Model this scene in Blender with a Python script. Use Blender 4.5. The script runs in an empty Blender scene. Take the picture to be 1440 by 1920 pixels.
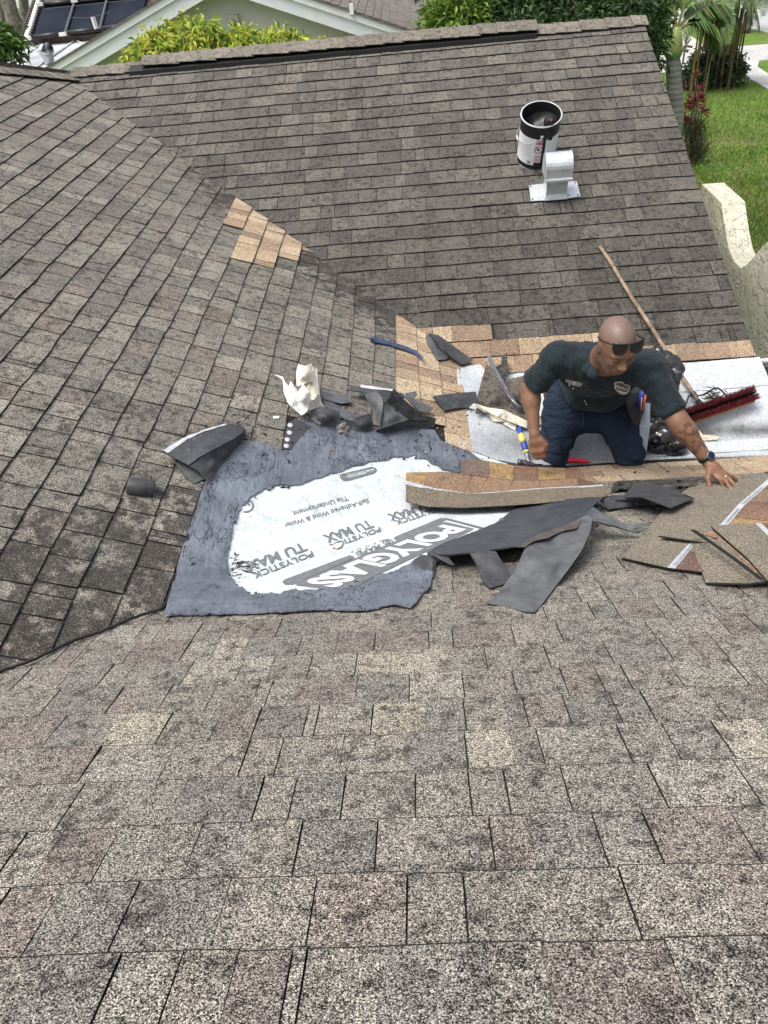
import bpy, math, random
import numpy as np
from mathutils import Vector, Matrix, noise
from mathutils.geometry import delaunay_2d_cdt

scene = bpy.context.scene
col = scene.collection
rnd = random.Random(7)

# ------------------------------------------------------------------ camera
FPX = 1441.57                         # focal length in pixels of a 1440 x 1920 frame
RV = np.array([0.99675063, 0.00746668, -0.08020246])
UV = np.array([0.05829799, 0.62021331, 0.78226389])
WV = np.array([-0.05558355, 0.78439767, -0.61776271])
cam = bpy.data.cameras.new('camera')
cam.sensor_fit = 'HORIZONTAL'; cam.sensor_width = 36.0; cam.lens = FPX / 1440 * 36
cam.clip_start = 0.05; cam.clip_end = 3000
camo = bpy.data.objects.new('camera', cam); col.objects.link(camo)
camo.matrix_world = Matrix(((RV[0], UV[0], -WV[0], 0), (RV[1], UV[1], -WV[1], 0), (RV[2], UV[2], -WV[2], 0), (0, 0, 0, 1)))
scene.camera = camo

# ------------------------------------------------------------------ light
SUN_EL, SUN_AZ = math.radians(66), math.radians(-118)      # azimuth clockwise from +Y
world = bpy.data.worlds.new('World'); scene.world = world
world.use_nodes = True
wn = world.node_tree.nodes; wl = world.node_tree.links
sky = wn.new('ShaderNodeTexSky'); sky.sky_type = 'NISHITA'; sky.sun_disc = False
sky.sun_elevation = SUN_EL; sky.sun_rotation = SUN_AZ
sky.air_density = 1.0; sky.dust_density = 6.0; sky.ozone_density = 1.0; sky.altitude = 0
hs = wn.new('ShaderNodeHueSaturation'); hs.inputs['Saturation'].default_value = .5      # overcast sky
wl.new(sky.outputs[0], hs.inputs['Color']); wl.new(hs.outputs[0], wn['Background'].inputs[0])
wn['Background'].inputs[1].default_value = 0.15
sun = bpy.data.lights.new('sun', 'SUN'); sun.energy = 1.5; sun.angle = math.radians(25)
sun.color = (1.0, 0.965, 0.91)
suno = bpy.data.objects.new('sun', sun); col.objects.link(suno)
sd = Vector((math.sin(SUN_AZ) * math.cos(SUN_EL), math.cos(SUN_AZ) * math.cos(SUN_EL), math.sin(SUN_EL)))
suno.rotation_euler = sd.to_track_quat('Z', 'Y').to_euler()
scene.view_settings.view_transform = 'Standard'; scene.view_settings.look = 'None'
scene.view_settings.exposure = 0.62; scene.view_settings.gamma = 1.0
scene.view_settings.use_curve_mapping = False

# ------------------------------------------------------------------ roof geometry
TA, TB, TC = 0.46862, 0.41791, 0.42167
E = 0.143                              # shingle exposure
YT = 3.7609                            # the trough between near and far slope
def zA(x, y): return -0.9077 - TA * y
def zB(x, y): return -4.24184 + TB * y
def zC(x, y): return -2.23568 - TC * x
def smax(a, b, k):
    h = max(k - abs(a - b), 0.0) / k
    return max(a, b) + h * h * k * 0.25
def S(x, y, k=0.05): return smax(smax(zA(x, y), zB(x, y), k), zC(x, y), k)
def ray(px, py): return RV * ((px - 720) / FPX) - UV * ((py - 960) / FPX) + WV
def hit(px, py, h=0.0):
    d = ray(px, py); t = 1e9
    for n, c in (((0, TA, 1), -0.9077), ((0, -TB, 1), -4.24184), ((TC, 0, 1), -2.23568)):
        dn = d[0] * n[0] + d[1] * n[1] + d[2] * n[2]
        if dn < -1e-6:
            tt = (c + h) / dn
            if 0 < tt < t: t = tt
    for _ in range(3):
        g = t * d[2] - S(t * d[0], t * d[1]) - h
        t2 = t * 1.001
        g2 = t2 * d[2] - S(t2 * d[0], t2 * d[1]) - h
        if abs(g2 - g) < 1e-12: break
        t -= g * (t2 - t) / (g2 - g)
    return Vector((t * d[0], t * d[1], t * d[2]))
def at_y(px, py, Y):
    d = ray(px, py); return Vector(d * (Y / d[1]))
def at_z(px, py, Z):
    d = ray(px, py); return Vector(d * (Z / d[2]))
def on_plane(px, py, n, c):
    d = ray(px, py); return Vector(d * (c / float(np.dot(d, n))))
def topx(P):
    P = np.array(P); d = P @ WV
    return 720 + FPX * (P @ RV) / d, 960 - FPX * (P @ UV) / d

# ------------------------------------------------------------------ object helpers
def tag(o, label=None, cat=None, group=None, kind=None):
    if label: o['label'] = label
    if cat: o['category'] = cat
    if group: o['group'] = group
    if kind: o['kind'] = kind
    return o
def empty(name, loc=(0, 0, 0), label=None, cat=None, group=None, kind=None):
    o = bpy.data.objects.new(name, None); col.objects.link(o); o.location = loc
    o.empty_display_size = 0.1
    return tag(o, label, cat, group, kind)
def mesh_obj(name, verts, faces, mats, parent=None, mi=None, tone=None, smooth=False, uv=None):
    me = bpy.data.meshes.new(name)
    me.from_pydata([tuple(v) for v in verts], [], [tuple(f) for f in faces])
    if not isinstance(mats, (list, tuple)): mats = [mats]
    for m in mats: me.materials.append(m)
    if mi is not None: me.polygons.foreach_set('material_index', np.array(mi, dtype=np.int32))
    if tone is not None:
        at = me.color_attributes.new('tone', 'FLOAT_COLOR', 'POINT')
        t = np.array(tone, dtype=np.float32)
        if t.ndim == 1: t = np.tile(t, (len(me.vertices), 1))
        at.data.foreach_set('color', t.ravel())
    if smooth: me.polygons.foreach_set('use_smooth', np.ones(len(me.polygons), dtype=bool))
    me.update()
    o = bpy.data.objects.new(name, me); col.objects.link(o)
    if parent is not None:
        o.parent = parent
        if parent.type == 'EMPTY' or True:
            o.matrix_parent_inverse = world_inv(parent)
    return o
def world_inv(p):
    m = Matrix.Translation(p.location) @ p.rotation_euler.to_matrix().to_4x4()
    q = p.parent
    if q is not None: m = world_of(p)
    return m.inverted()
def world_of(p):
    m = Matrix.Translation(p.location) @ p.rotation_euler.to_matrix().to_4x4()
    if p.parent is not None: m = world_of(p.parent) @ p.matrix_parent_inverse @ m
    return m

class MB:
    """collects vertices and faces of one mesh, in world space"""
    def __init__(s): s.v = []; s.f = []; s.mi = []; s.t = []
    def add(s, vs, fs, mi=0, tone=(1, 1, 1, 0)):
        b = len(s.v); s.v += [tuple(v) for v in vs]; s.t += [tone] * len(vs)
        for f in fs: s.f.append(tuple(i + b for i in f)); s.mi.append(mi)
    def box(s, c, ax, ay, az, mi=0, tone=(1, 1, 1, 0)):
        c = Vector(c); ax = Vector(ax); ay = Vector(ay); az = Vector(az)
        vs = [c + ax * i + ay * j + az * k for k in (-1, 1) for j in (-1, 1) for i in (-1, 1)]
        s.add(vs, [(0, 2, 3, 1), (4, 5, 7, 6), (0, 1, 5, 4), (2, 6, 7, 3), (0, 4, 6, 2), (1, 3, 7, 5)], mi, tone)
    def tube(s, pts, rad, n=10, mi=0, tone=(1, 1, 1, 0), cap=True):
        pts = [Vector(p) for p in pts]
        if not isinstance(rad, (list, tuple)): rad = [rad] * len(pts)
        vs = []; prev = None
        for i, p in enumerate(pts):
            d = (pts[min(i + 1, len(pts) - 1)] - pts[max(i - 1, 0)]).normalized()
            if prev is None:
                a = d.cross(Vector((0, 0, 1)))
                if a.length < .1: a = d.cross(Vector((1, 0, 0)))
            else: a = prev - d * prev.dot(d)
            a.normalize(); prev = a; b = d.cross(a)
            for k in range(n):
                th = 2 * math.pi * k / n
                vs.append(p + (a * math.cos(th) + b * math.sin(th)) * rad[i])
        fs = []
        for i in range(len(pts) - 1):
            for k in range(n):
                k2 = (k + 1) % n
                fs.append((i * n + k, i * n + k2, (i + 1) * n + k2, (i + 1) * n + k))
        if cap:
            fs.append(tuple(range(n - 1, -1, -1))); fs.append(tuple((len(pts) - 1) * n + k for k in range(n)))
        s.add(vs, fs, mi, tone)
    def lathe(s, c, axis, prof, n=32, mi=0, tone=(1, 1, 1, 0), x=None):
        c = Vector(c); axis = Vector(axis).normalized()
        a = Vector(x) if x is not None else Vector((1, 0, 0))
        a = (a - axis * a.dot(axis)).normalized(); b = axis.cross(a)
        vs = []
        for r, z in prof:
            for k in range(n):
                th = 2 * math.pi * k / n
                vs.append(c + axis * z + (a * math.cos(th) + b * math.sin(th)) * r)
        fs = [(i * n + k, i * n + (k + 1) % n, (i + 1) * n + (k + 1) % n, (i + 1) * n + k) for i in range(len(prof) - 1) for k in range(n)]
        s.add(vs, fs, mi, tone)
    def build(s, name, mats, parent=None, smooth=False):
        return mesh_obj(name, s.v, s.f, mats, parent, s.mi, s.t, smooth)

def in_poly(x, y, P):
    c = False; n = len(P); j = n - 1
    for i in range(n):
        xi, yi = P[i][0], P[i][1]; xj, yj = P[j][0], P[j][1]
        if (yi > y) != (yj > y) and x < (xj - xi) * (y - yi) / (yj - yi) + xi: c = not c
        j = i
    return c

def fbm(x, y, z=0.0, s=1.0, o=3):
    v = 0; a = 1; t = 0
    for i in range(o):
        v += a * noise.noise(Vector((x * s, y * s, z * s + i * 7.3))); t += a; a *= .5; s *= 2.1
    return v / t

def patch(name, pts, mats, th=0.004, step=8, parent=None, inner=(), wav=0.0, wf=8.0, ragged=0.5, hole=None,
          hfun=None, tone=(1, 1, 1, 0), smooth=True, base_h=0.0, edge_mi=1, power=2.6):
    """a sheet of real thickness; its outline is given as points on the roof (px, py, height above the roof)"""
    pts = [(p[0], p[1], (p[2] if len(p) > 2 else 0.0)) for p in pts]
    def dens(P):
        out = []
        for i in range(len(P)):
            a = P[i]; b = P[(i + 1) % len(P)]
            L = math.hypot(b[0] - a[0], b[1] - a[1]); n = max(1, int(round(L / step)))
            for k in range(n):
                f = k / n
                q = [a[j] + (b[j] - a[j]) * f for j in range(3)]
                if ragged and k:
                    nx, ny = -(b[1] - a[1]) / L, (b[0] - a[0]) / L
                    r = (fbm(q[0], q[1], 3.1, .06, 4)) * ragged * 2
                    q[0] += nx * r; q[1] += ny * r
                out.append(tuple(q))
        return out
    B = dens(pts)
    H = dens([(p[0], p[1], p[2] if len(p) > 2 else 0) for p in hole]) if hole else []
    ctrl = B + H + [tuple(p) for p in inner]
    cx = np.array([c[0] for c in ctrl]); cy = np.array([c[1] for c in ctrl]); ch = np.array([c[2] for c in ctrl])
    def hh(x, y):
        d = (cx - x) ** 2 + (cy - y) ** 2 + .5
        w = d ** (-power / 2); w[len(B) + len(H):] *= 6
        return float((w * ch).sum() / w.sum())
    P2 = [(q[0], q[1]) for q in B]; hs = [q[2] for q in B]
    n0 = len(P2); edges = [(i, (i + 1) % n0) for i in range(n0)]
    if H:
        m0 = len(P2); P2 += [(q[0], q[1]) for q in H]; hs += [q[2] for q in H]
        edges += [(m0 + i, m0 + (i + 1) % len(H)) for i in range(len(H))]
    x0, x1 = min(q[0] for q in B), max(q[0] for q in B); y0, y1 = min(q[1] for q in B), max(q[1] for q in B)
    yy = y0 + step * .5; row = 0
    rr = random.Random(len(B))
    while yy < y1:
        xx = x0 + step * (.5 if row % 2 else 0.0)
        while xx < x1:
            q = (xx + rr.uniform(-.2, .2) * step, yy + rr.uniform(-.2, .2) * step)
            if in_poly(q[0], q[1], B) and not (H and in_poly(q[0], q[1], H)):
                dmin = ((cx[:n0 + len(H)] - q[0]) ** 2 + (cy[:n0 + len(H)] - q[1]) ** 2).min()
                if dmin > (step * .4) ** 2: P2.append(q); hs.append(hh(*q))
            xx += step
        yy += step * .87; row += 1
    r = delaunay_2d_cdt([Vector(p) for p in P2], edges, [], 0, 1e-4)
    vs2, fs, ov = r[0], r[2], r[3]
    V = []
    for i, p in enumerate(vs2):
        h = hs[ov[i][0]] if ov[i] else hh(p[0], p[1])
        h += base_h
        if hfun: h += hfun(p[0], p[1])
        if wav:
            q = hit(p[0], p[1], 0); h += fbm(q[0], q[1], len(B) * .37, wf, 3) * wav
        V.append(hit(p[0], p[1], h))
    F = []
    for f in fs:
        c = (sum(vs2[i][0] for i in f) / len(f), sum(vs2[i][1] for i in f) / len(f))
        if in_poly(c[0], c[1], B) and not (H and in_poly(c[0], c[1], H)): F.append(list(f))
    N = [Vector((0, 0, 0)) for _ in V]
    for k, f in enumerate(F):
        n = (V[f[1]] - V[f[0]]).cross(V[f[2]] - V[f[0]])
        if n.dot(V[f[0]]) > 0: F[k] = f[::-1]; n = -n
        for i in f: N[i] += n
    nv = len(V); bot = []
    for v, n in zip(V, N):
        if n.length > 0: n.normalize()
        bot.append(v - n * th)
    cnt = {}
    for f in F:
        for a, b in zip(f, f[1:] + f[:1]): cnt[(a, b)] = 1
    faces = [tuple(f) for f in F] + [tuple(i + nv for i in f[::-1]) for f in F]
    mi = [0] * (len(F)) + [edge_mi if len(mats) > 1 else 0] * len(F) if isinstance(mats, (list, tuple)) else [0] * (2 * len(F))
    for (a, b) in cnt:
        if (b, a) not in cnt:
            faces.append((b, a, a + nv, b + nv)); mi.append(edge_mi if isinstance(mats, (list, tuple)) and len(mats) > 1 else 0)
    o = mesh_obj(name, V + bot, faces, mats, parent, mi, tone, smooth)
    if smooth:
        me = o.data
        me.set_sharp_from_angle(angle=math.radians(50))
    return o

def bez(P, n):
    """smooth polyline through control tuples (Catmull-Rom)"""
    P = [np.array(p, float) for p in P]; out = []
    for i in range(len(P) - 1):
        p0 = P[max(i - 1, 0)]; p1 = P[i]; p2 = P[i + 1]; p3 = P[min(i + 2, len(P) - 1)]
        for k in range(n):
            t = k / n
            out.append(.5 * ((2 * p1) + (-p0 + p2) * t + (2 * p0 - 5 * p1 + 4 * p2 - p3) * t * t + (-p0 + 3 * p1 - 3 * p2 + p3) * t ** 3))
    out.append(P[-1]); return out

# ------------------------------------------------------------------ materials
def new_mat(name, color=(.5, .5, .5), rough=.6, metal=0.0, spec=.5):
    m = bpy.data.materials.new(name); m.use_nodes = True
    b = m.node_tree.nodes['Principled BSDF']
    b.inputs['Base Color'].default_value = (*color, 1); b.inputs['Roughness'].default_value = rough
    b.inputs['Metallic'].default_value = metal; b.inputs['Specular IOR Level'].default_value = spec
    return m
class NT:
    def __init__(s, m): s.m = m; s.n = m.node_tree.nodes; s.l = m.node_tree.links; s.b = s.n['Principled BSDF']
    def node(s, t, **k):
        n = s.n.new(t)
        for a, v in k.items(): setattr(n, a, v)
        return n
    def pos(s):
        g = s.node('ShaderNodeNewGeometry'); return g.outputs['Position']
    def noise(s, scale, detail=3, rough=.55, vec=None):
        n = s.node('ShaderNodeTexNoise'); n.inputs['Scale'].default_value = scale
        n.inputs['Detail'].default_value = detail; n.inputs['Roughness'].default_value = rough
        s.l.new(vec if vec is not None else s.pos(), n.inputs['Vector']); return n.outputs['Fac']
    def ramp(s, fac, stops):
        r = s.node('ShaderNodeValToRGB'); e = r.color_ramp.elements
        while len(e) < len(stops): e.new(.5)
        for q, (p, c) in zip(e, stops):
            q.position = p; q.color = (*c, 1) if len(c) == 3 else c
        s.l.new(fac, r.inputs[0]); return r.outputs[0]
    def rampv(s, fac, a, b, v0=0., v1=1.):
        r = s.node('ShaderNodeMapRange'); r.inputs['From Min'].default_value = a; r.inputs['From Max'].default_value = b
        r.inputs['To Min'].default_value = v0; r.inputs['To Max'].default_value = v1
        s.l.new(fac, r.inputs[0]); return r.outputs[0]
    def mix(s, fac, a, b, mode='MIX'):
        m = s.node('ShaderNodeMix', data_type='RGBA', blend_type=mode)
        for sock, v in ((m.inputs[0], fac), (m.inputs[6], a), (m.inputs[7], b)):
            if isinstance(v, (int, float)): sock.default_value = v
            elif isinstance(v, (tuple, list)): sock.default_value = (*v, 1)
            else: s.l.new(v, sock)
        return m.outputs[2]
    def math(s, op, a, b=None, clamp=False):
        m = s.node('ShaderNodeMath', operation=op); m.use_clamp = clamp
        for sock, v in ((m.inputs[0], a), (m.inputs[1], b)):
            if v is None: continue
            if isinstance(v, (int, float)): sock.default_value = v
            else: s.l.new(v, sock)
        return m.outputs[0]
    def attr(s):
        a = s.node('ShaderNodeAttribute'); a.attribute_name = 'tone'; return a.outputs['Color'], a.outputs['Alpha']
    def bump(s, h, dist=.002, strength=1.0, normal=None):
        b = s.node('ShaderNodeBump'); b.inputs['Strength'].default_value = strength; b.inputs['Distance'].default_value = dist
        s.l.new(h, b.inputs['Height'])
        if normal is not None: s.l.new(normal, b.inputs['Normal'])
        return b.outputs[0]
    def base(s, c): s.l.new(c, s.b.inputs['Base Color'])
    def nor(s, n): s.l.new(n, s.b.inputs['Normal'])

def granule_mat(name, gran=540.0, lo=.10, hi=2.3, contrast=1.0, dirt_col=(.022, .021, .02), patchy=.5):
    m = new_mat(name, rough=.92, spec=.25); t = NT(m)
    c, dirt = t.attr()
    v = t.node('ShaderNodeTexVoronoi'); v.inputs['Scale'].default_value = gran
    t.l.new(t.pos(), v.inputs['Vector'])
    sep = t.node('ShaderNodeSeparateColor'); t.l.new(v.outputs['Color'], sep.inputs[0])
    # bare spots where granules are gone: shift the granule mix towards black in blotches
    blot = t.math('ADD', t.math('MULTIPLY', t.noise(26, 5, .75), .82), t.math('MULTIPLY', t.noise(6, 4, .6), .18))
    sh = t.rampv(blot, .51, .72, 0, patchy)
    r = t.math('SUBTRACT', sep.outputs[0], sh)
    g = t.ramp(r, [(0.0, (lo * .4,) * 3), (.22, (lo * 1.3,) * 3), (.36, (.50, .47, .45)), (.60, (.95, .92, .89)), (.80, (1.4, 1.37, 1.29)), (.96, (hi * 1.05, hi * 1.05, hi * .98))])
    hue = t.mix(t.math('MULTIPLY', sep.outputs[1], .22), (1, 1, 1), (1.12, .88, .84))
    g = t.mix(1.0, g, hue, 'MULTIPLY')
    big = t.noise(4.5, 3)
    g2 = t.mix(1.0, g, t.ramp(big, [(.3, (.88, .89, .90)), (.7, (1.12, 1.11, 1.08))]), 'MULTIPLY')
    base = t.mix(1.0, c, g2, 'MULTIPLY')
    # algae and dirt
    dn = t.noise(13, 6, .72)
    dm = t.math('MULTIPLY', t.rampv(t.math('ADD', dn, t.math('MULTIPLY', dirt, .20)), .585, .67), t.math('MULTIPLY', dirt, 1.25, True), True)
    dm = t.math('MULTIPLY', dm, t.rampv(sep.outputs[2], .0, .6, .35, 1.0))
    base = t.mix(t.math('MULTIPLY', dm, .88), base, dirt_col)
    t.base(base)
    h = t.math('SUBTRACT', 1.0, v.outputs['Distance'])
    t.nor(t.bump(h, .0014, .5))
    return m
M = {}
M['old'] = granule_mat('weathered_shingle_granules')
M['new'] = granule_mat('new_shingle_granules', gran=450, lo=.30, hi=1.7, patchy=.22)
M['strip'] = granule_mat('shingle_headlap_granules', gran=430, lo=.35, hi=1.9, patchy=.1)
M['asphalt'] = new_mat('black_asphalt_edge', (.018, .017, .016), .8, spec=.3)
def noisy(name, c1, c2, scale=6, rough=.7, bump=.0, bscale=60, metal=0, spec=.5, detail=4, lo=.35, hi=.65):
    m = new_mat(name, c1, rough, metal, spec); t = NT(m)
    t.base(t.ramp(t.noise(scale, detail), [(lo, c1), (hi, c2)]))
    if bump: t.nor(t.bump(t.noise(bscale, 4), bump, 1.0))
    return m
def membrane_mat():
    m = new_mat('grey_granulated_membrane', rough=.85, spec=.3); t = NT(m)
    v = t.node('ShaderNodeTexVoronoi'); v.inputs['Scale'].default_value = 300; t.l.new(t.pos(), v.inputs['Vector'])
    sep = t.node('ShaderNodeSeparateColor'); t.l.new(v.outputs['Color'], sep.inputs[0])
    g = t.ramp(sep.outputs[0], [(0, (.22, .24, .26)), (.2, (.38, .41, .44)), (.5, (.46, .50, .53)), (.9, (.66, .69, .71))])
    g = t.mix(t.math('MULTIPLY', t.rampv(t.noise(13, 5, .7), .5, .75), .3), g, (.22, .235, .25))
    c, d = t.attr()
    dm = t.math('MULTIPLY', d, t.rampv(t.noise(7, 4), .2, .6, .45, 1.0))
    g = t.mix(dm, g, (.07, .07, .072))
    t.base(g); t.nor(t.bump(sep.outputs[1], .0014, .5)); return m
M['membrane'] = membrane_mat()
def tar_mat():
    m = new_mat('roof_cement', (.035, .038, .045), .42, spec=.75); t = NT(m)
    n1 = t.noise(55, 6, .72); n2 = t.noise(6, 5, .6)
    mp = t.node('ShaderNodeMapping'); t.l.new(t.pos(), mp.inputs[0]); mp.inputs['Rotation'].default_value = (0, 0, .6); mp.inputs['Scale'].default_value = (1, .18, 1)
    n3 = t.noise(34, 6, .65, mp.outputs[0])
    def crack(sc, w, d=6): return t.rampv(t.math('ABSOLUTE', t.math('SUBTRACT', t.noise(sc, d, .62), .5)), 0, w)
    ck = t.math('MINIMUM', crack(4.2, .0042), t.rampv(t.math('ABSOLUTE', t.math('SUBTRACT', t.noise(9, 4, .6, mp.outputs[0]), .56)), 0, .006))
    h = t.math('ADD', t.math('ADD', t.math('MULTIPLY', n1, .55), t.math('MULTIPLY', n3, .9)), t.math('MULTIPLY', ck, .5))
    t.nor(t.bump(h, .013, .8))
    g = t.ramp(t.math('ADD', t.math('MULTIPLY', n2, .7), t.math('MULTIPLY', n3, .3)), [(.30, (.070, .080, .098)), (.5, (.125, .145, .178)), (.68, (.19, .22, .27))])  # base colour lightened and blued to carry the sky's reflection
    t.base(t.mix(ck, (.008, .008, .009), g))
    t.l.new(t.rampv(n2, .3, .7, .30, .5), t.b.inputs['Roughness']); return m
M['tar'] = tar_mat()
def felt_mat(name, c1, c2, rough=.6):
    m = new_mat(name, c1, rough, spec=.45); t = NT(m)
    n = t.noise(14, 5, .7); f = t.noise(120, 2)
    g = t.ramp(n, [(.35, c1), (.65, c2)])
    sc = t.rampv(t.noise(30, 7, .8), .60, .68)
    g = t.mix(t.math('MULTIPLY', sc, .45), g, (.28, .3, .31)); sp = t.rampv(t.noise(160, 3, .7), .62, .72); g = t.mix(t.math('MULTIPLY', sp, .6), g, (.20, .19, .17))
    t.base(g); t.nor(t.bump(t.math('ADD', t.math('MULTIPLY', f, .3), n), .004, .5)); return m
M['felt'] = felt_mat('torn_black_felt', (.028, .030, .034), (.065, .068, .074))
M['feltgrey'] = felt_mat('torn_grey_felt_underside', (.055, .06, .066), (.12, .125, .13), .7)
M['wettar'] = new_mat('glossy_wet_tar', (.008, .008, .009), .26, spec=.5)
M['paper'] = noisy('cream_release_paper', (.62, .55, .42), (.74, .69, .58), 12, .75, .003, 30)
M['paperwhite'] = noisy('white_release_film', (.60, .60, .57), (.72, .72, .69), 10, .5, .002, 30)
def under_mat():
    m = new_mat('white_underlayment_fleece', rough=.6, spec=.4); t = NT(m)
    n = t.noise(16, 5, .65); 
    g = t.ramp(n, [(.32, (.46, .52, .54)), (.5, (.56, .61, .62)), (.68, (.64, .68, .68))])
    # smeared tar: blotches of its own shape near the left rim
    d, a = t.attr()
    bl = t.rampv(t.math('ADD', t.noise(34, 5, .7), t.math('MULTIPLY', a, .3)), .76, .79)
    g = t.mix(bl, g, (.02, .02, .022))
    t.base(g); t.nor(t.bump(t.noise(60, 4), .002, .6, t.bump(t.noise(11, 5, .6), .02, .8))); return m
M['under'] = under_mat()
def ink_mat():
    m = new_mat('grey_print', (.2, .2, .2), .7); t = NT(m)
    t.base(t.ramp(t.noise(40, 5, .7), [(.35, (.12, .13, .135)), (.7, (.19, .20, .21))])); return m
M['ink'] = ink_mat()
M['whiteprint'] = new_mat('white_print', (.60, .64, .65), .6)
M['tape'] = noisy('white_release_tape', (.40, .42, .45), (.54, .56, .58), 30, .45)
M['galv'] = noisy('galvanised_steel', (.50, .54, .57), (.66, .70, .72), 14, .42, .0008, 80, metal=.55)
M['blackpaint'] = new_mat('black_can_paint', (.012, .012, .013), .32)
M['labelwhite'] = noisy('can_label_white', (.72, .74, .74), (.8, .81, .81), 30, .5)
M['red'] = new_mat('red_plastic', (.50, .02, .03), .4)
M['steel'] = new_mat('bare_steel', (.55, .55, .56), .3, metal=.9)
M['darksteel'] = noisy('worn_dark_steel', (.08, .085, .1), (.2, .21, .24), 30, .4, metal=.7)
M['bluepaint'] = noisy('worn_blue_steel', (.03, .05, .14), (.12, .14, .2), 60, .45, metal=.4)
M['bluegrip'] = new_mat('blue_rubber', (.02, .05, .28), .5)
M['yellow'] = new_mat('yellow_rubber', (.62, .5, .12), .5)
M['black'] = new_mat('black_plastic', (.012, .012, .012), .4)
M['wood'] = noisy('weathered_broom_handle', (.12, .085, .06), (.33, .23, .15), 22, .75, .002, 60)
M['blockwood'] = new_mat('varnished_block', (.42, .2, .07), .5)
M['bristlered'] = noisy('red_bristle', (.17, .022, .030), (.30, .055, .07), 60, .8)
M['bristleblack'] = new_mat('black_bristle', (.02, .012, .012), .6)
M['bag'] = new_mat('black_plastic_film', (.012, .012, .014), .22, spec=.8)
M['film'] = new_mat('pale_blue_film', (.30, .36, .43), .35)
print('materials ok')

# ================================================================== ROOF
PATCH_OUT = [(308, 1152), (322, 1100), (338, 1040), (358, 980), (385, 902), (425, 858), (465, 824), (500, 832), (528, 843), (541, 800), (560, 784), (610, 782),
             (700, 800), (815, 806), (828, 826), (880, 846), (910, 866), (930, 905), (1120, 905), (1130, 950), (1060, 1000), (940, 1030), (820, 1045), (812, 1075),
             (808, 1098), (792, 1112), (782, 1128), (770, 1138), (740, 1131), (690, 1143), (600, 1141), (500, 1147), (400, 1150)]
def plan_poly(pts): return [tuple(hit(p[0], p[1])[:2]) for p in pts]
PATCH_PLAN = plan_poly(PATCH_OUT)
TAN1 = plan_poly([(452, 352), (600, 415), (625, 466), (578, 474), (556, 470), (540, 490), (516, 486), (496, 502), (444, 494), (446, 458), (432, 424)])
def clip(poly, a, b, c):
    """keep a x + b y <= c"""
    out = []; n = len(poly)
    for i in range(n):
        p, q = poly[i], poly[(i + 1) % n]
        dp = a * p[0] + b * p[1] - c; dq = a * q[0] + b * q[1] - c
        if dp <= 0: out.append(p)
        if (dp < 0) != (dq < 0) and abs(dp - dq) > 1e-9:
            t = dp / (dp - dq); out.append((p[0] + (q[0] - p[0]) * t, p[1] + (q[1] - p[1]) * t))
    return out
CA, CB, CC = (math.cos(math.atan(t)) for t in (TA, TB, TC))
def sline(u, s, a): return a * (noise.noise(Vector((u * 1.7, s * 3.1, 0))) + .5 * noise.noise(Vector((u * 6, s * 5.3, 4))))

class Slope:
    def __init__(s, name, kind): s.worn = {'A': .0030, 'B': .002, 'C': .0015}[kind]; s.kind = kind; s.tabs = []; s.name = name  # worn: width of the bare asphalt strip that also paints course shadow lines
    def xy(s, u, v):
        if s.kind == 'A': return (u, YT - v * CA)
        if s.kind == 'B': return (u, YT + v * CB)
        return (1.03 - v * CC, u)
    def z(s, x, y): return {'A': zA, 'B': zB, 'C': zC}[s.kind](x, y)
    def nrm(s):
        return {'A': Vector((0, TA, 1)), 'B': Vector((0, -TB, 1)), 'C': Vector((TC, 0, 1))}[s.kind].normalized()

def gen_tabs(sl, u0, u1, v0, v1, phase, clips, tonef, wmin=.09, wmax=.24, skip=None, gapf=.6, gap=.0035, th=.008, wavy=.004, seed=1):
    r = random.Random(seed); k = math.ceil((v0 - phase) / E) ; out = []
    while phase + k * E < v1:
        v = phase + k * E
        u = u0 - r.uniform(0, .2); thick = r.random() < .5
        while u < u1:
            w = r.uniform(wmin, wmax) * (.28 if r.random() < .06 else 1)
            g = gap if r.random() < gapf else .0006
            thick = not thick if r.random() < .8 else thick
            nseg = 3
            lo = []; hi_ = []
            for q in range(nseg + 1):
                uu = u + (w - g) * q / nseg
                lo.append((uu, v + sline(uu, k, wavy)))
                hi_.append((uu, v + E + .006 + sline(uu, k + 1, wavy)))
            dj = r.uniform(-.0018, .0018)
            lo = [(a, b + dj) for a, b in lo]
            poly = lo + hi_[::-1]
            cen = sl.xy(u + w / 2, v + E / 2)
            P = [sl.xy(*q) for q in poly]
            full = len(P)
            for (a, b, c) in (clips(*cen) if callable(clips) else clips): P = clip(P, a, b, c) if len(P) > 2 else []
            if len(P) > 2 and not (skip and skip(*cen)):
                top = th * r.uniform(.85, 1.15) + (.0025 if thick else 0) + .003 * noise.noise(Vector((u * 2, v * 2, 9)))
                out.append((P, v, k, top, tonef(cen[0], cen[1], r), cen))
            u += w
        k += 1
    return out
def vcoord(sl, x, y):
    return (YT - y) / CA if sl.kind == 'A' else (y - YT) / CB if sl.kind == 'B' else (1.03 - x) / CC
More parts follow.
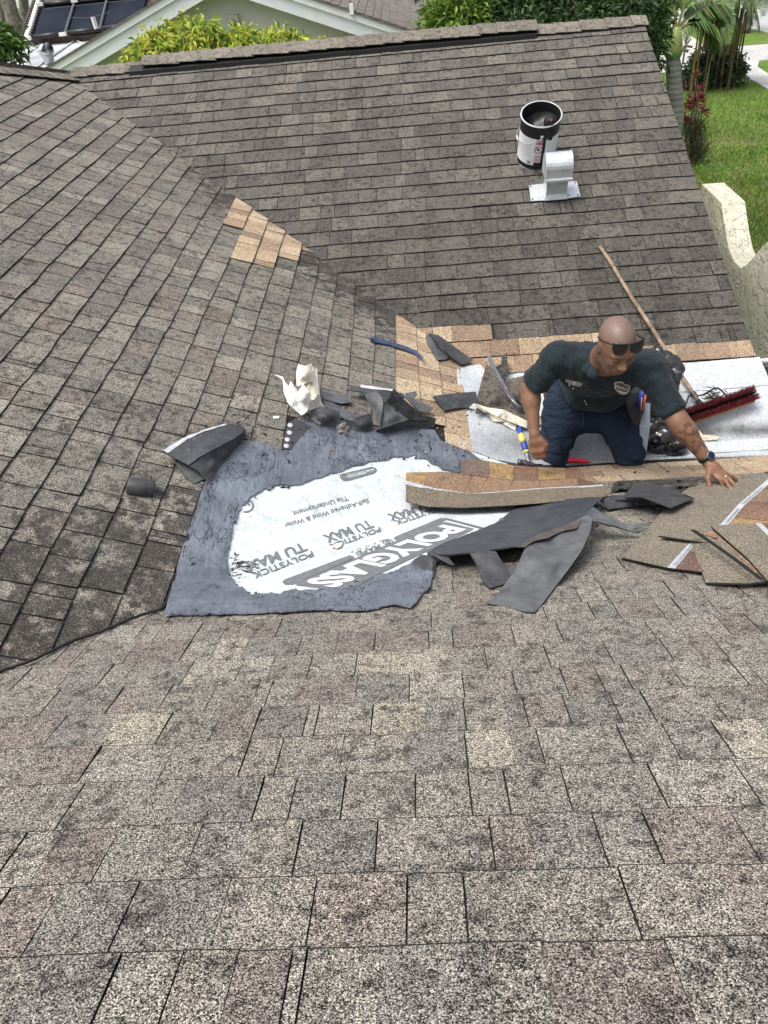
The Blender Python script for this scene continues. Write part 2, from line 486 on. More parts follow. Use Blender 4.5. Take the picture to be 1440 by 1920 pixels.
def tab_geo(sl, tab, mb, base=0.0):
    P, v, k, top, tone, cen = tab
    n = sl.nrm(); T = []; Bm = []
    for (x, y) in P:
        vv = min(max((vcoord(sl, x, y) - v) / E, 0), 1)
        h = base + .0012 + (top - .0012) * (1 - vv)
        p = Vector((x, y, sl.z(x, y)))
        T.append(p + n * h); Bm.append(p - n * .002)
    m = len(T)
    area = sum(T[i].x * T[(i + 1) % m].y - T[(i + 1) % m].x * T[i].y for i in range(m))
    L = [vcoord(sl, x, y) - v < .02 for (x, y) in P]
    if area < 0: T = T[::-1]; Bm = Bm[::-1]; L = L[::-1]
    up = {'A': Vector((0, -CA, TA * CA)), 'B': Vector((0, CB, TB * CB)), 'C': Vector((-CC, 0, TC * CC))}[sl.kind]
    # black strip on the lower cut edge: bare asphalt, also painting the course shadow line
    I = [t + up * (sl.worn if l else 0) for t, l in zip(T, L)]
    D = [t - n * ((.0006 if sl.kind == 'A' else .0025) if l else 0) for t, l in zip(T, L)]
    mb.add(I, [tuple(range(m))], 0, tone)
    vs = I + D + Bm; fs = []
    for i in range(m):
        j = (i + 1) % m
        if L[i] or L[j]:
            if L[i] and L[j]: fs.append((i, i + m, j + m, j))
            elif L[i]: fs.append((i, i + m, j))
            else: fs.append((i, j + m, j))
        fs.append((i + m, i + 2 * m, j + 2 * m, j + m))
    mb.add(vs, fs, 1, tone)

def px_area(tab, sl):
    try:
        q = [topx((x, y, sl.z(x, y))) for x, y in tab[0]]
    except Exception: return 0
    d = np.array([tab[5][0], tab[5][1], sl.z(*tab[5])]) @ WV
    if d < .2: return 0
    cx, cy = topx((tab[5][0], tab[5][1], sl.z(*tab[5])))
    if not (-30 < cx < 1470 and -30 < cy < 1950): return 0
    return abs(sum(q[i][0] * q[(i + 1) % len(q)][1] - q[(i + 1) % len(q)][0] * q[i][1] for i in range(len(q)))) / 2

def build_tabs(sl, tabs, root, mats, limit=296, base=0.0, name='shingle'):
    tabs = sorted(tabs, key=lambda t: -px_area(t, sl))
    for t in tabs[:limit]:
        mb = MB(); tab_geo(sl, t, mb, base); mb.build(name, mats, root)
    if len(tabs) > limit:
        mb = MB()
        for t in tabs[limit:]: tab_geo(sl, t, mb, base)
        o = mb.build('shingle_field', mats, root); o['kind'] = 'stuff'

def pick(r, cols, jit=.1):
    tot = sum(c[0] for c in cols); q = r.random() * tot
    for c in cols:
        q -= c[0]
        if q <= 0: break
    j = 1 + r.uniform(-jit, jit)
    return [c[1][i] * j for i in range(3)]
def sm(a, b, x): x = min(max((x - a) / (b - a), 0), 1); return x * x * (3 - 2 * x)

def toneA(x, y, r):
    c = pick(r, [(5, (.228, .218, .201)), (3, (.200, .195, .185)), (2.2, (.256, .248, .228)), (.7, (.300, .290, .252)), (2, (.208, .188, .176))], .07)
    dv = (2.834 + .9 * x - y) / 1.345           # metres from the left valley
    d = .6 * (1 - sm(0, .5, dv)) + .22 + .4 * fbm(x, y, 2, 2.2)
    far = sm(1.5, 3.2, y)
    return (*[q * (1 - .12 * far) for q in c], max(0, min(1, d)))
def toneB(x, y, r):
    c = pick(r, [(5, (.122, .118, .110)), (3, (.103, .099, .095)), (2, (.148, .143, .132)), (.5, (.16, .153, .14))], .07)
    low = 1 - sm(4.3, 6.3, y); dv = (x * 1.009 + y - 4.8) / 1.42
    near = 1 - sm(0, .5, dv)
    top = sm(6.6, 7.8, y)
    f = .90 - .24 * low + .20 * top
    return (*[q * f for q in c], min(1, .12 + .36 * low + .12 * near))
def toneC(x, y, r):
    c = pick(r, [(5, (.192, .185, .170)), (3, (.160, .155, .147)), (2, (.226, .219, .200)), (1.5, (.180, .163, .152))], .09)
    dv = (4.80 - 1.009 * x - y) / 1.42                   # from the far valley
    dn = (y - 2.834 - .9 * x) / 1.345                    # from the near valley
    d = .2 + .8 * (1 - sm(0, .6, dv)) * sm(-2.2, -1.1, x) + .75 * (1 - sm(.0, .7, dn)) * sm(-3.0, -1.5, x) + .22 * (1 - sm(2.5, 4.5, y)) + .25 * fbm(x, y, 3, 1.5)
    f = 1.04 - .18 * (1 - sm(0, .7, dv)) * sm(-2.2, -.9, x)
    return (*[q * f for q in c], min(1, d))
def tan(x, y, r):
    c = pick(r, [(4, (.40, .315, .225)), (2, (.28, .215, .16)), (3, (.47, .39, .285)), (1.3, (.32, .24, .18))], .09)
    return (*c, .04)

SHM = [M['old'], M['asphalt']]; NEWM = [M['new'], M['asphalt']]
slA, slB, slC = Slope('near', 'A'), Slope('far', 'B'), Slope('left', 'C')
vA = lambda y: (YT - y) / CA
phA = vA(float(hit(720, 1535, .007)[1])) % E
phB = ((float(hit(1424, 668, .008)[1]) - YT) / CB) % E
phC = ((1.03 - float(hit(741, 620)[0])) / CC) % E
XR, YR = 2.105, 7.90                  # rake and ridge of the far slope
YTANA = 3.18                           # newer courses beyond this line on the near slope
ySplitB = YT + (((4.40 - YT) / CB)) * CB

def deck(name, P, th=.05):
    """the black deck under the shingles of one slope"""
    mb = MB(); m = len(P)
    top = [Vector(p) for p in P]
    mb.add(top + [p - Vector((0, 0, th)) for p in top], [tuple(range(m))] + [tuple(range(2 * m - 1, m - 1, -1))] + [(i, i + m, (i + 1) % m + m, (i + 1) % m) for i in range(m)])
    o = mb.build(name, M['asphalt']); return o
J0 = Vector((1.03, YT, zA(0, YT)))
YN = -0.75; XL = -4.6
rootA = tag(deck('near_roof_slope', [(x_, y_, zA(0, y_)) for x_, y_ in ((-2.956, YN), (2.6, YN), (2.6, YT), (1.03, YT), (-.83, 2.087), (-.86, 1.74))], .22), kind='structure')
rootB = tag(deck('far_roof_slope', [(1.03, YT, J0.z), (XR - .02, YT, J0.z), (XR - .02, YR, zB(0, YR)), (-3.07, YR, zB(0, YR))]), kind='structure')
rootC = tag(deck('left_roof_slope', [(-3.59, YN, zC(-3.59, 0)), (1.03, 3.41, zC(1.03, 0)), (1.03, YT, J0.z), (-2.97, 7.80, zC(-2.97, 0)), (XL, 7.80 + (XL + 2.97), zC(XL, 0)), (XL, YN, zC(XL, 0))]), kind='structure')

def skipA(x, y):
    return all(in_poly(x + a, y + b, PATCH_PLAN) for a, b in ((0, 0), (-.09, -.065), (.09, -.065), (.09, .03), (-.09, .03))) or y > 3.70 - .02 or (y > YTANA and x > .28)
tA = gen_tabs(slA, -4, 2.6, 0, vA(YN), phA, lambda x, y: [(-.8998, 1, 2.834)] if x > -.84 else [(-1.1875, 1, 2.761)], toneA, .055, .165, skipA, .62, .0030, .0065, .007, 3)
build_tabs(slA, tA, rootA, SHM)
tA2 = gen_tabs(slA, .28, 2.6, vA(3.66), vA(YTANA), phA, [(-.8998, 1, 2.834), (0, 1, 3.655)], tan, .08, .2, None, .5, .003, .006, .004, 5)
rA2 = empty('new_shingle_courses', (1.2, 3.4, zA(0, 3.4)), 'sand coloured new shingle courses below the grey membrane, in front of the kneeling man', 'roof shingles')
build_tabs(slA, tA2, rA2, NEWM, base=.003)

vRB = (YR - YT) / CB
tanBy = float(hit(1350, 640)[1])
tanB_poly = plan_poly([(778, 606), (820, 618), (945, 609), (950, 636), (1022, 630), (1024, 640), (1480, 634), (1480, 668), (1290, 684), (1130, 688), (862, 688), (800, 640)])
def skipB(x, y): return y < 4.47 or (in_poly(x, y, tanB_poly) and in_poly(x - .12, y, tanB_poly) and in_poly(x + .12, y, tanB_poly))
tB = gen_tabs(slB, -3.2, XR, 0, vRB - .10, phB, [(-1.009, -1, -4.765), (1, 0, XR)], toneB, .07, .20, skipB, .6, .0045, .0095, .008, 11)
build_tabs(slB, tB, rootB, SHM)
tB2 = [t for t in gen_tabs(slB, -.6, XR, 0, 2.2, phB, [(-1.009, -1, -4.765), (1, 0, XR), (0, -1, -4.375)], lambda x, y, r: tuple(q * (.86 if i < 3 else 1) for i, q in enumerate(tan(x, y, r))), .09, .22, None, .45, .003, .009, .004, 13) if in_poly(t[5][0], t[5][1], tanB_poly)]
rB2 = empty('new_shingle_courses', (1.2, 4.4, zB(0, 4.4)), 'brown and sand shingle courses between the dark far slope and the grey membrane', 'roof shingles')
build_tabs(slB, tB2, rB2, NEWM, base=.0065)

X_TAN = float(hit(741, 650)[0])
def isTanC(x, y): return x > X_TAN - .01
def skipC(x, y): return isTanC(x, y) or in_poly(x, y, PATCH_PLAN) or (in_poly(x, y, TAN1) and in_poly(x, y - .11, TAN1) and in_poly(x, y + .11, TAN1)) or (x > .27)
clC = [(.8998, -1, -2.484), (1.009, 1, 4.80), (-1, 1, 10.77)]
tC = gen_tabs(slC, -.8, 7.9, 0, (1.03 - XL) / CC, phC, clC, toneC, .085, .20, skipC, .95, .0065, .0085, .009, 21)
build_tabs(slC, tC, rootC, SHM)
tC2 = [t for t in gen_tabs(slC, 3.2, 5.2, 0, 1.5, phC, clC + [(1, 0, .275), (0, -1, -3.36)], tan, .07, .17, None, .9, .003, .009, .004, 23) if isTanC(*t[5]) and not in_poly(t[5][0], t[5][1], PATCH_PLAN)]
rC2 = empty('new_shingle_columns', (.05, 4.1, zC(.05, 0)), 'sand and brown new shingle courses running up to the valley, left of the grey membrane', 'roof shingles')
build_tabs(slC, tC2, rC2, NEWM, base=.002)
tC3 = [t for t in gen_tabs(slC, 4.6, 6.6, 1.5, 3.0, phC, clC, tan, .08, .15, None, .9, .003, .010, .004, 29) if in_poly(t[5][0], t[5][1], TAN1)]
rC3 = empty('new_shingle_patch', (-1.3, 5.7, zC(-1.3, 0)), 'small patch of sand coloured replacement shingles high in the grey left slope', 'roof shingles')
build_tabs(slC, tC3, rC3, NEWM, base=.006)

# --- ridge of the far slope: caps and the black vent strip under the raised ones
cap_root = empty('roof_ridge', (0, YR, zB(0, YR)), kind='structure')
zR = zB(0, YR)
def cap_piece(x0, x1, raise_h, wdn, jit, tone, zoff=0.0, name='ridge_cap_shingle'):
    mb = MB(); nseg = 10; vs = []
    for k in range(nseg + 1):
        a = (k / nseg - .5) * 2
        y = a * wdn; d = abs(a) * wdn
        z = zR + raise_h - math.sqrt(d * d + .02 ** 2) * .40 + .008
        for x, zz in ((x0, .009 + jit), (x1 + .02, .001)):
            vs.append(Vector((x, YR + y * (1 if a < 0 else .98), z + zz + zoff)))
    n = len(vs)
    vs += [v - Vector((0, 0, .006)) for v in vs]
    fs = []; mi = []
    for k in range(nseg):
        fs.append((2 * k, 2 * k + 1, 2 * k + 3, 2 * k + 2)); mi.append(0)
        fs.append((n + 2 * k, n + 2 * k + 2, n + 2 * k + 3, n + 2 * k + 1)); mi.append(1)
        fs.append((2 * k, 2 * k + 2, n + 2 * k + 2, n + 2 * k)); mi.append(1)
        fs.append((2 * k + 1, n + 2 * k + 1, n + 2 * k + 3, 2 * k + 3)); mi.append(1)
    fs.append((0, n, n + 1, 1)); mi.append(1); fs.append((2 * nseg, 2 * nseg + 1, n + 2 * nseg + 1, n + 2 * nseg)); mi.append(1)
    return mesh_obj(name, vs, fs, SHM, cap_root, mi, [tone] * len(vs))
x_v0, x_v1 = float(at_y(247, 150, 7.75)[0]), float(at_y(1006, 75, 7.75)[0])
x = -2.95; rc = random.Random(4)
while x < XR:
    w = .165 if x < x_v1 else .22
    cj = rc.uniform(.85, 1.12); c = [q * cj for q in (.20, .188, .168)]
    if x_v0 - .05 < x < x_v1 - .1: cap_piece(x, min(x + w, x_v1), .055, .165 + rc.uniform(-.008, .008), rc.uniform(0, .004), (*c, .25))
    else: cap_piece(x, min(x + w, XR + .01), .012, .155 + rc.uniform(-.005, .005), rc.uniform(0, .004), (*c, .25))
    x += w
mb = MB()
for s in (-1, 1):
    a = Vector((x_v0, YR + s * .135, zR - .135 * TB + .02)); b = Vector((x_v1, YR + s * .135, zR - .135 * TB + .02))
    c = (a + b) / 2
    mb.box(c, (b - a) / 2, Vector((0, .045, -s * .045 * TB)), Vector((0, 0, .022)))
mb.build('ridge_vent_strip', M['black'], cap_root)
# hip running from the ridge towards the left
hipr = empty('roof_hip', (-2.95, 7.8, zR), kind='structure')
hipl = [Vector((-2.86, 7.93, 0)), Vector((-3.33, 7.34, 0)), Vector((-4.9, 5.8, 0))]
nh = 16
def hipat(f):
    f = min(f, 1.0) * 2; i_ = min(int(f), 1); p = hipl[i_].lerp(hipl[i_ + 1], f - i_); p.z = zC(p.x, 0) + .022; return p
for k in range(nh):
    a = hipat(k / nh); b = hipat(k / nh + 1.1 / nh); d = b - a; side = Vector((d.y, -d.x, 0)).normalized(); vs = []
    for q in range(-4, 5):
        o_ = side * (q / 4 * .15); dz = -abs(q / 4) * .15 * .32 - .0
        vs += [a + o_ + Vector((0, 0, dz + .006)), b + o_ + Vector((0, 0, dz + .010))]
    fs = [(2 * q, 2 * q + 2, 2 * q + 3, 2 * q + 1) for q in range(8)]
    n = len(vs); vs2 = vs + [v - Vector((0, 0, .008)) for v in vs]
    fs += [(n + f[3], n + f[2], n + f[1], n + f[0]) for f in fs[:8]] + [(0, 1, n + 1, n), (16, n + 16, n + 17, 17)] + [(2 * q, n + 2 * q, n + 2 * q + 2, 2 * q + 2) for q in range(8)] + [(2 * q + 1, 2 * q + 3, n + 2 * q + 3, n + 2 * q + 1) for q in range(8)]
    cj = rc.uniform(.85, 1.12); cc = [q * cj for q in (.19, .18, .162)]
    mesh_obj('hip_cap_shingle', vs2, fs, SHM, hipr, [0] * 8 + [1] * (len(fs) - 8), [(*cc, .25)] * len(vs2))
# back slopes and walls of the house, so that the roof is a solid building
house = empty('house_body', (0, 4, -5.3), kind='structure')
stucco = noisy('pale_stucco', (.42, .42, .36), (.52, .52, .45), 3, .9, .006, 40)
mb = MB()
mb.add([(-3.0, YR, zR), (XR, YR, zR), (XR, YR + 3.2, zR - 1.35), (-4.6, YR + 3.2, zR - 1.35)], [(0, 1, 2, 3)], 0, (.15, .14, .13, .2))
mb.add([(-3.0, YR, zR), (-6.2, YR + 3.2, zR - 1.35), (-8, 4.0, -3.2), (XL, 7.8 + XL + 2.97, zC(XL, 0))], [(0, 3, 2, 1)], 0, (.15, .14, .13, .2))
mb.build('back_slope', M['old'], house)
mb = MB()
mb.box((0, 7.2, -4.0), (1.85, 0, 0), (0, 3.3, 0), (0, 0, 1.3))
mb.add([(1.85, 4.3, -2.75), (1.85, 10.5, -2.75), (1.85, YR, zR - .12)], [(0, 1, 2)])
mb.build('wall', stucco, house)
mb = MB()
a, b = Vector((XR + .004, YT + .3, zB(0, YT + .3))), Vector((XR + .004, YR, zB(0, YR)))
mb.box((a + b) / 2 - Vector((.02, 0, .095)), (b - a) / 2, (.012, 0, 0), (0, 0, .07))
mb.build('rake_board', new_mat('grey_rake_paint', (.16, .16, .15), .7), house)
print('roof ok', len(bpy.data.objects))

# ================================================================== MEMBRANE, CEMENT, UNDERLAYMENT
MEM_OUT = [(868, 842), (862, 770), (856, 688), (900, 683), (1000, 686), (1130, 684), (1290, 680), (1424, 669), (1452, 735), (1478, 800), (1498, 848),
           (1440, 852), (1300, 856), (1180, 862), (1060, 870), (990, 872), (930, 862), (895, 848)]
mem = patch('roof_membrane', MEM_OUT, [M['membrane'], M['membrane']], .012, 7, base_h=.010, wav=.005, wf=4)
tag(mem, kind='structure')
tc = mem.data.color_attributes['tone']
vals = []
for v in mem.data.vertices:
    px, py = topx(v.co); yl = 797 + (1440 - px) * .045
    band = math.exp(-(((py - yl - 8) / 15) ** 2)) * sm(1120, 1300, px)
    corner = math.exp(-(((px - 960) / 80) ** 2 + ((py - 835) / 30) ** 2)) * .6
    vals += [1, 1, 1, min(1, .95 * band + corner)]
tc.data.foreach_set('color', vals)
lap = patch('membrane_lap_strip', [(1120, 726), (1290, 712), (1432, 702), (1440, 722), (1300, 733), (1150, 744)], [M['membrane'], M['membrane']], .003, 9, mem, base_h=.016, wav=.002, ragged=1.0, tone=(1, 1, 1, .05))
lap2 = patch('membrane_lap_strip', [(1190, 846), (1300, 834), (1400, 824), (1484, 818), (1494, 838), (1400, 845), (1290, 851), (1190, 858)], [M['membrane'], M['membrane']], .003, 9, mem, base_h=.018, wav=.003, ragged=.4, tone=(1, 1, 1, 0))

UND = [(463, 938), (482, 924), (520, 908), (560, 908), (600, 894), (640, 882), (690, 867), (740, 857), (775, 855), (800, 861), (830, 880), (960, 900), (1000, 945),
       (962, 957), (945, 975), (905, 1000), (860, 1022), (800, 1042), (735, 1070), (690, 1085), (645, 1102), (560, 1104), (520, 1111), (470, 1113),
       (446, 1098), (430, 1078), (426, 1050), (432, 1010), (436, 985), (448, 960)]
und_full = [(395, 910), (520, 860), (700, 835), (850, 835), (1010, 890), (1060, 935), (960, 1000), (790, 1062), (640, 1118), (450, 1130), (385, 1060)]
und = patch('underlayment_sheet', und_full, [M['under'], M['under']], .002, 8, base_h=.010, wav=.007, wf=5)
tag(und, 'white self-adhered underlayment sheet with upside down grey lettering, framed by dark roof cement', 'underlayment')
vals = []
for v in und.data.vertices:
    px, py = topx(v.co)
    a = math.exp(-(((px - 470) / 26) ** 2 + ((py - 1062) / 20) ** 2)) + .85 * math.exp(-(((px - 440) / 18) ** 2 + ((py - 1060) / 60) ** 2)) + .8 * math.exp(-(((px - 470) / 14) ** 2 + ((py - 975) / 12) ** 2)) + .9 * math.exp(-(((px - 805) / 14) ** 2 + ((py - 874) / 8) ** 2)) + .9 * math.exp(-(((px - 530) / 14) ** 2 + ((py - 913) / 8) ** 2))
    vals += [1, 1, 1, min(1, a) * 1.0]
und.data.color_attributes['tone'].data.foreach_set('color', vals)

def tar_h(px, py):
    q = ((px * .05), (py * .05))
    r = 1 - abs(fbm(q[0] + .5 * q[1], q[1] * .6, 5, 1.0, 3)) * 2
    return .005 * fbm(px, py, 1, .03, 4) + .0035 * r + .003 * fbm(px, py * 1.4, 4, .12, 2)
UND = [(p[0] + 7 * fbm(p[0], p[1], 1, .11, 4) + 3.5 * fbm(p[0], p[1], 5, .5, 2), p[1] + 7 * fbm(p[0], p[1], 8, .11, 4) + 3 * fbm(p[0], p[1], 9, .5, 2)) for p in [(UND[i][0] + (UND[(i + 1) % len(UND)][0] - UND[i][0]) * f, UND[i][1] + (UND[(i + 1) % len(UND)][1] - UND[i][1]) * f) for i in range(len(UND)) for f in (0, .125, .25, .375, .5, .625, .75, .875)]]
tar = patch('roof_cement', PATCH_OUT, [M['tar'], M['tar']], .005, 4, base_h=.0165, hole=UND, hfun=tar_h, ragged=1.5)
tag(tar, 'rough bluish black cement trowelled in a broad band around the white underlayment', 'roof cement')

# lumps of wet cement along the inner rim
mb = MB(); rl = random.Random(61)
for k in range(70):
    i_ = rl.randrange(len(UND)); q = UND[i_]
    if rl.random() < .5 and not (q[0] < 560 or q[1] < 900): continue
    c = hit(q[0] + rl.gauss(0, 3), q[1] + rl.gauss(0, 3), .017); r_ = rl.uniform(.002, .008); vs = []
    for a_ in range(7): vs.append(c + Vector((math.cos(a_ * .9) * r_ * rl.uniform(.6, 1.4), math.sin(a_ * .9) * r_ * rl.uniform(.6, 1.4), -.001)))
    mb.add(vs + [c + Vector((rl.gauss(0, .2) * r_, 0, r_ * .6))], [(a_, (a_ + 1) % 7, 7) for a_ in range(7)])
o = mb.build('cement_lumps', M['wettar'], tar, True); o['kind'] = 'stuff'

# --- printed lettering on the underlayment
def text_mesh(body, font_extra=0.0, bold=.0):
    cu = bpy.data.curves.new('t', 'FONT'); cu.body = body; cu.size = 1; cu.resolution_u = 3; cu.offset = bold; cu.fill_mode = 'FRONT'
    o = bpy.data.objects.new('t', cu); col.objects.link(o)
    dg = bpy.context.evaluated_depsgraph_get(); dg.update()
    me = bpy.data.meshes.new_from_object(o.evaluated_get(dg))
    vs = np.array([v.co[:] for v in me.vertices]); fs = [tuple(p.vertices) for p in me.polygons]
    bpy.data.objects.remove(o); bpy.data.meshes.remove(me); bpy.data.curves.remove(cu)
    return vs, fs
def lettering(body, quad, h, mat, parent, bold=.012, name='printed_lettering', surf=None, sub=True, y0=0.0, y1=None):
    """quad = baseline start, baseline end, top start, top end, in points on the roof"""
    vs, fs = text_mesh(body, bold=bold)
    x0, x1 = vs[:, 0].min(), vs[:, 0].max(); top = y1 if y1 is not None else vs[:, 1].max()
    bs, be, ts, te = [np.array(q, float) for q in quad]
    me = bpy.data.meshes.new(name)
    import bmesh
    bm = bmesh.new(); bv = [bm.verts.new((v[0], v[1], 0)) for v in vs]
    for f in fs:
        try: bm.faces.new([bv[i] for i in f])
        except ValueError: pass
    if sub: bmesh.ops.subdivide_edges(bm, edges=[e for e in bm.edges if e.calc_length() > (x1 - x0) / 22], cuts=2, use_grid_fill=True)
    for v in bm.verts:
        a = (v.co.x - x0) / (x1 - x0); b = (v.co.y - y0) / (top - y0)
        p = (bs * (1 - a) + be * a) * (1 - b) + (ts * (1 - a) + te * a) * b
        v.co = (surf or (lambda x, y, h: hit(x, y, h)))(p[0], p[1], h)
    bm.to_mesh(me); bm.free(); me.materials.append(mat)
    o = bpy.data.objects.new(name, me); col.objects.link(o)
    if parent: o.parent = parent; o.matrix_parent_inverse = world_inv(parent)
    return o
def und_surf(px, py, h):
    q = hit(px, py, 0); 
    w = fbm(q[0], q[1], UNDK * .37, 5, 3) * .007
    return hit(px, py, h + .010 + w)
def count_dens(pts, step):
    n = 0
    for i in range(len(pts)):
        a = pts[i]; b = pts[(i + 1) % len(pts)]; n += max(1, int(round(math.hypot(b[0] - a[0], b[1] - a[1]) / step)))
    return n
UNDK = count_dens(und_full, 8)
LT = [('TU MAX', ((568, 1017), (457, 1056), (578, 1031), (464, 1073)), .03),
      ('POLYSTICK', ((585, 1033), (470, 1075), (589, 1042), (477, 1085)), .022),
      ('TU MAX', ((692, 975), (604, 1004), (703, 988), (615, 1018)), .03),
      ('POLYSTICK', ((712, 988), (616, 1021), (715, 996), (622, 1029)), .022),
      ('TU MAX', ((812, 942), (725, 964), (818, 954), (733, 976)), .03),
      ('POLYSTICK', ((826, 950), (737, 976), (829, 957), (744, 984)), .022),
      ('Self-Adhered Wind & Water', ((690, 934), (532, 982), (693, 943), (536, 990)), .01),
      ('Tile Underlayment', ((650, 929), (548, 959), (655, 938), (552, 968)), .01),
      ('MAPEI', ((711, 1020), (666, 1035), (715, 1028), (671, 1042)), .02),
      ('G  R  O  U  P', ((719, 1011), (656, 1033), (720, 1014), (658, 1037)), .0)]
for body, q, b in LT: lettering(body, q, .0035, M['ink'], und, b, surf=und_surf, y0=0, y1=(.76 if body[0] in 'ST' and 'MAX' not in body else None))
def flat(name, pts, mat, h, parent, step=6, surf=und_surf):
    vs = [];
    for i in range(len(pts)):
        a = pts[i]; b = pts[(i + 1) % len(pts)]; n = max(1, int(math.hypot(b[0] - a[0], b[1] - a[1]) / step))
        vs += [(a[0] + (b[0] - a[0]) * k / n, a[1] + (b[1] - a[1]) * k / n) for k in range(n)]
    n0 = len(vs); P2 = list(vs)
    x0, x1 = min(q[0] for q in vs), max(q[0] for q in vs); y0, y1 = min(q[1] for q in vs), max(q[1] for q in vs)
    yy = y0 + step
    while yy < y1:
        xx = x0 + step
        while xx < x1:
            if in_poly(xx, yy, vs) and min((xx - q[0]) ** 2 + (yy - q[1]) ** 2 for q in vs) > 4: P2.append((xx, yy))
            xx += step
        yy += step
    r = delaunay_2d_cdt([Vector(p) for p in P2], [(i, (i + 1) % n0) for i in range(n0)], [], 1, 1e-4)
    V = [surf(p[0], p[1], h) for p in r[0]]
    return mesh_obj(name, V, [f for f in r[2]], mat, parent)
logo = flat('printed_logo_panel', [(826, 979), (838, 979), (889, 991), (880, 996), (645, 1107), (640, 1108), (556, 1097), (553, 1094)], M['ink'], .0028, und)
lettering('POLYGLASS', ((833, 984), (572, 1092), (876, 992), (628, 1103)), .0045, M['whiteprint'], und, .05, surf=und_surf)
flat('printed_bar', [(738, 1009), (741, 1006), (826, 971), (836, 971), (838, 974), (748, 1012), (741, 1012)], M['ink'], .0028, und)
flat('printed_bar', [(529, 1091), (534, 1086), (655, 1041), (663, 1043), (664, 1046), (548, 1096), (534, 1096)], M['ink'], .0028, und)
flat('printed_bar', [(838, 971), (908, 989), (904, 992), (836, 974)], M['ink'], .0028, und)
flat('printed_stamp', [(637, 890), (642, 888), (697, 875), (704, 877), (707, 881), (703, 887), (655, 901), (645, 902), (638, 897)], M['ink'], .0028, und)
lettering('MIAMI-DADE COUNTY', ((700, 878.5), (645, 891.5), (701.5, 882), (646.5, 895)), .0045, M['whiteprint'], und, .01, surf=und_surf)
lettering('APPROVED', ((687, 884.5), (652, 893), (688, 888), (653, 896.5)), .0045, M['whiteprint'], und, .01, surf=und_surf)
# ring stamp near the left rim and the small square emblem
def ring(cx, cy, rx, ry, w, a0=0, a1=6.283, n=30, name='printed_ring', mat=None, h=.0028):
    V = []; F = []
    for k in range(n + 1):
        t = a0 + (a1 - a0) * k / n
        for r in (1, 1 - w): V.append(und_surf(cx + rx * r * math.cos(t), cy + ry * r * math.sin(t), h))
    F = [(2 * k, 2 * k + 1, 2 * k + 3, 2 * k + 2) for k in range(n)]
    return mesh_obj(name, V, F, mat or M['ink'], und)
ring(461, 948, 15, 13, .22, -1.4, 1.9)
ring(727, 1016, 10, 5.5, .22)
ring(727, 1016, 5, 3, .5)
scrap = patch('cream_paper_scrap', [(622, 1024, .02), (633, 1018, .022), (642, 1019, .02), (640, 1024, .018), (632, 1028, .02)], [M['paper'], M['paper']], .0015, 4)
tag(scrap, 'tiny cream paper scrap lying on the grey lettering of the underlayment', 'paper scrap')
# uncovered black strip with white glue spots at the cut corner of the old shingles
strip = patch('adhesive_strip', [(538, 793, .024), (556, 786, .024), (585, 800, .022), (566, 815, .021), (546, 842, .022), (528, 842, .024)], [M['felt'], M['felt']], .003, 5)
tag(strip, 'dark strip with white glue spots at the cut corner of the old grey shingles', 'glue strip')
for (x, y) in ((544, 797), (543, 811), (539, 824), (537, 836)):
    mb = MB(); c = hit(x, y, .026); n_ = slC.nrm()
    a = (hit(x + 5, y + 1, .026) - c); b = (hit(x + 1, y - 4, .026) - c)
    mb.add([c + a * math.cos(t * .785) + b * math.sin(t * .785) for t in range(8)] + [c + n_ * .004], [(t, (t + 1) % 8, 8) for t in range(8)])
    mb.build('glue_spot', M['tape'], strip)
# cut edge bead running down the valley on the left
def px_path(pts, n=6): return [hit(p[0], p[1], p[2]) for p in bez(pts, n)]
mb = MB(); mb.tube([p + Vector((0, 0, .001 * math.sin(i * 1.7))) for i, p in enumerate(px_path([(-60, 1282, .012), (0, 1258, .014), (60, 1238, .016), (140, 1200, .017), (190, 1184, .015), (250, 1158, .017), (300, 1142, .016), (312, 1128, .016), (322, 1100, .014), (345, 1030, .014), (362, 965, .014), (384, 904, .014)], 10))], .0045, 8)
o = mb.build('sealant_bead', M['asphalt'], None, True)
tag(o, 'black bead of sealant along the left valley and up beside the cement', 'sealant bead')

# ================================================================== LOOSE PIECES ON THE ROOF
FE = [M['felt'], M['asphalt']]; FG = [M['feltgrey'], M['asphalt']]
g1 = 'torn pieces of old black roofing felt'
# folded felt at the left of the cement
t = empty('folded_felt', hit(380, 880, 0), 'folded sheet of black felt with a worn white edge, left of the cement band', 'roofing felt', g1)
patch('felt_bottom_layer', [(326, 866, .015), (345, 866, .02), (392, 884, .03), (384, 898, .02), (363, 907, .012), (345, 890, .014)], FG, .004, 6, t)
patch('felt_top_layer', [(303, 846, .055), (350, 818, .065), (426, 793, .06), (452, 797, .055), (459, 801, .055), (455, 811, .07), (440, 822, .085), (400, 843, .095), (372, 858, .09), (354, 872, .075), (330, 860, .06)], FE, .004, 7, t, wav=.003)
patch('felt_fold', [(455, 811, .066), (440, 822, .08), (400, 843, .088), (372, 858, .083), (354, 873, .068), (372, 883, .062), (388, 901, .05), (410, 878, .022), (436, 850, .018), (461, 818, .022), (461, 804, .035)], FE, .004, 5, t, inner=[(420, 848, .058), (395, 868, .06)])
patch('worn_white_edge', [(306, 844, .0575), (350, 818, .0665), (384, 805, .066), (424, 794, .0625), (425, 796, .0625), (384, 808, .067), (351, 823, .067), (314, 849, .0585)], [M['tape'], M['tape']], .001, 6, t, ragged=1.2)
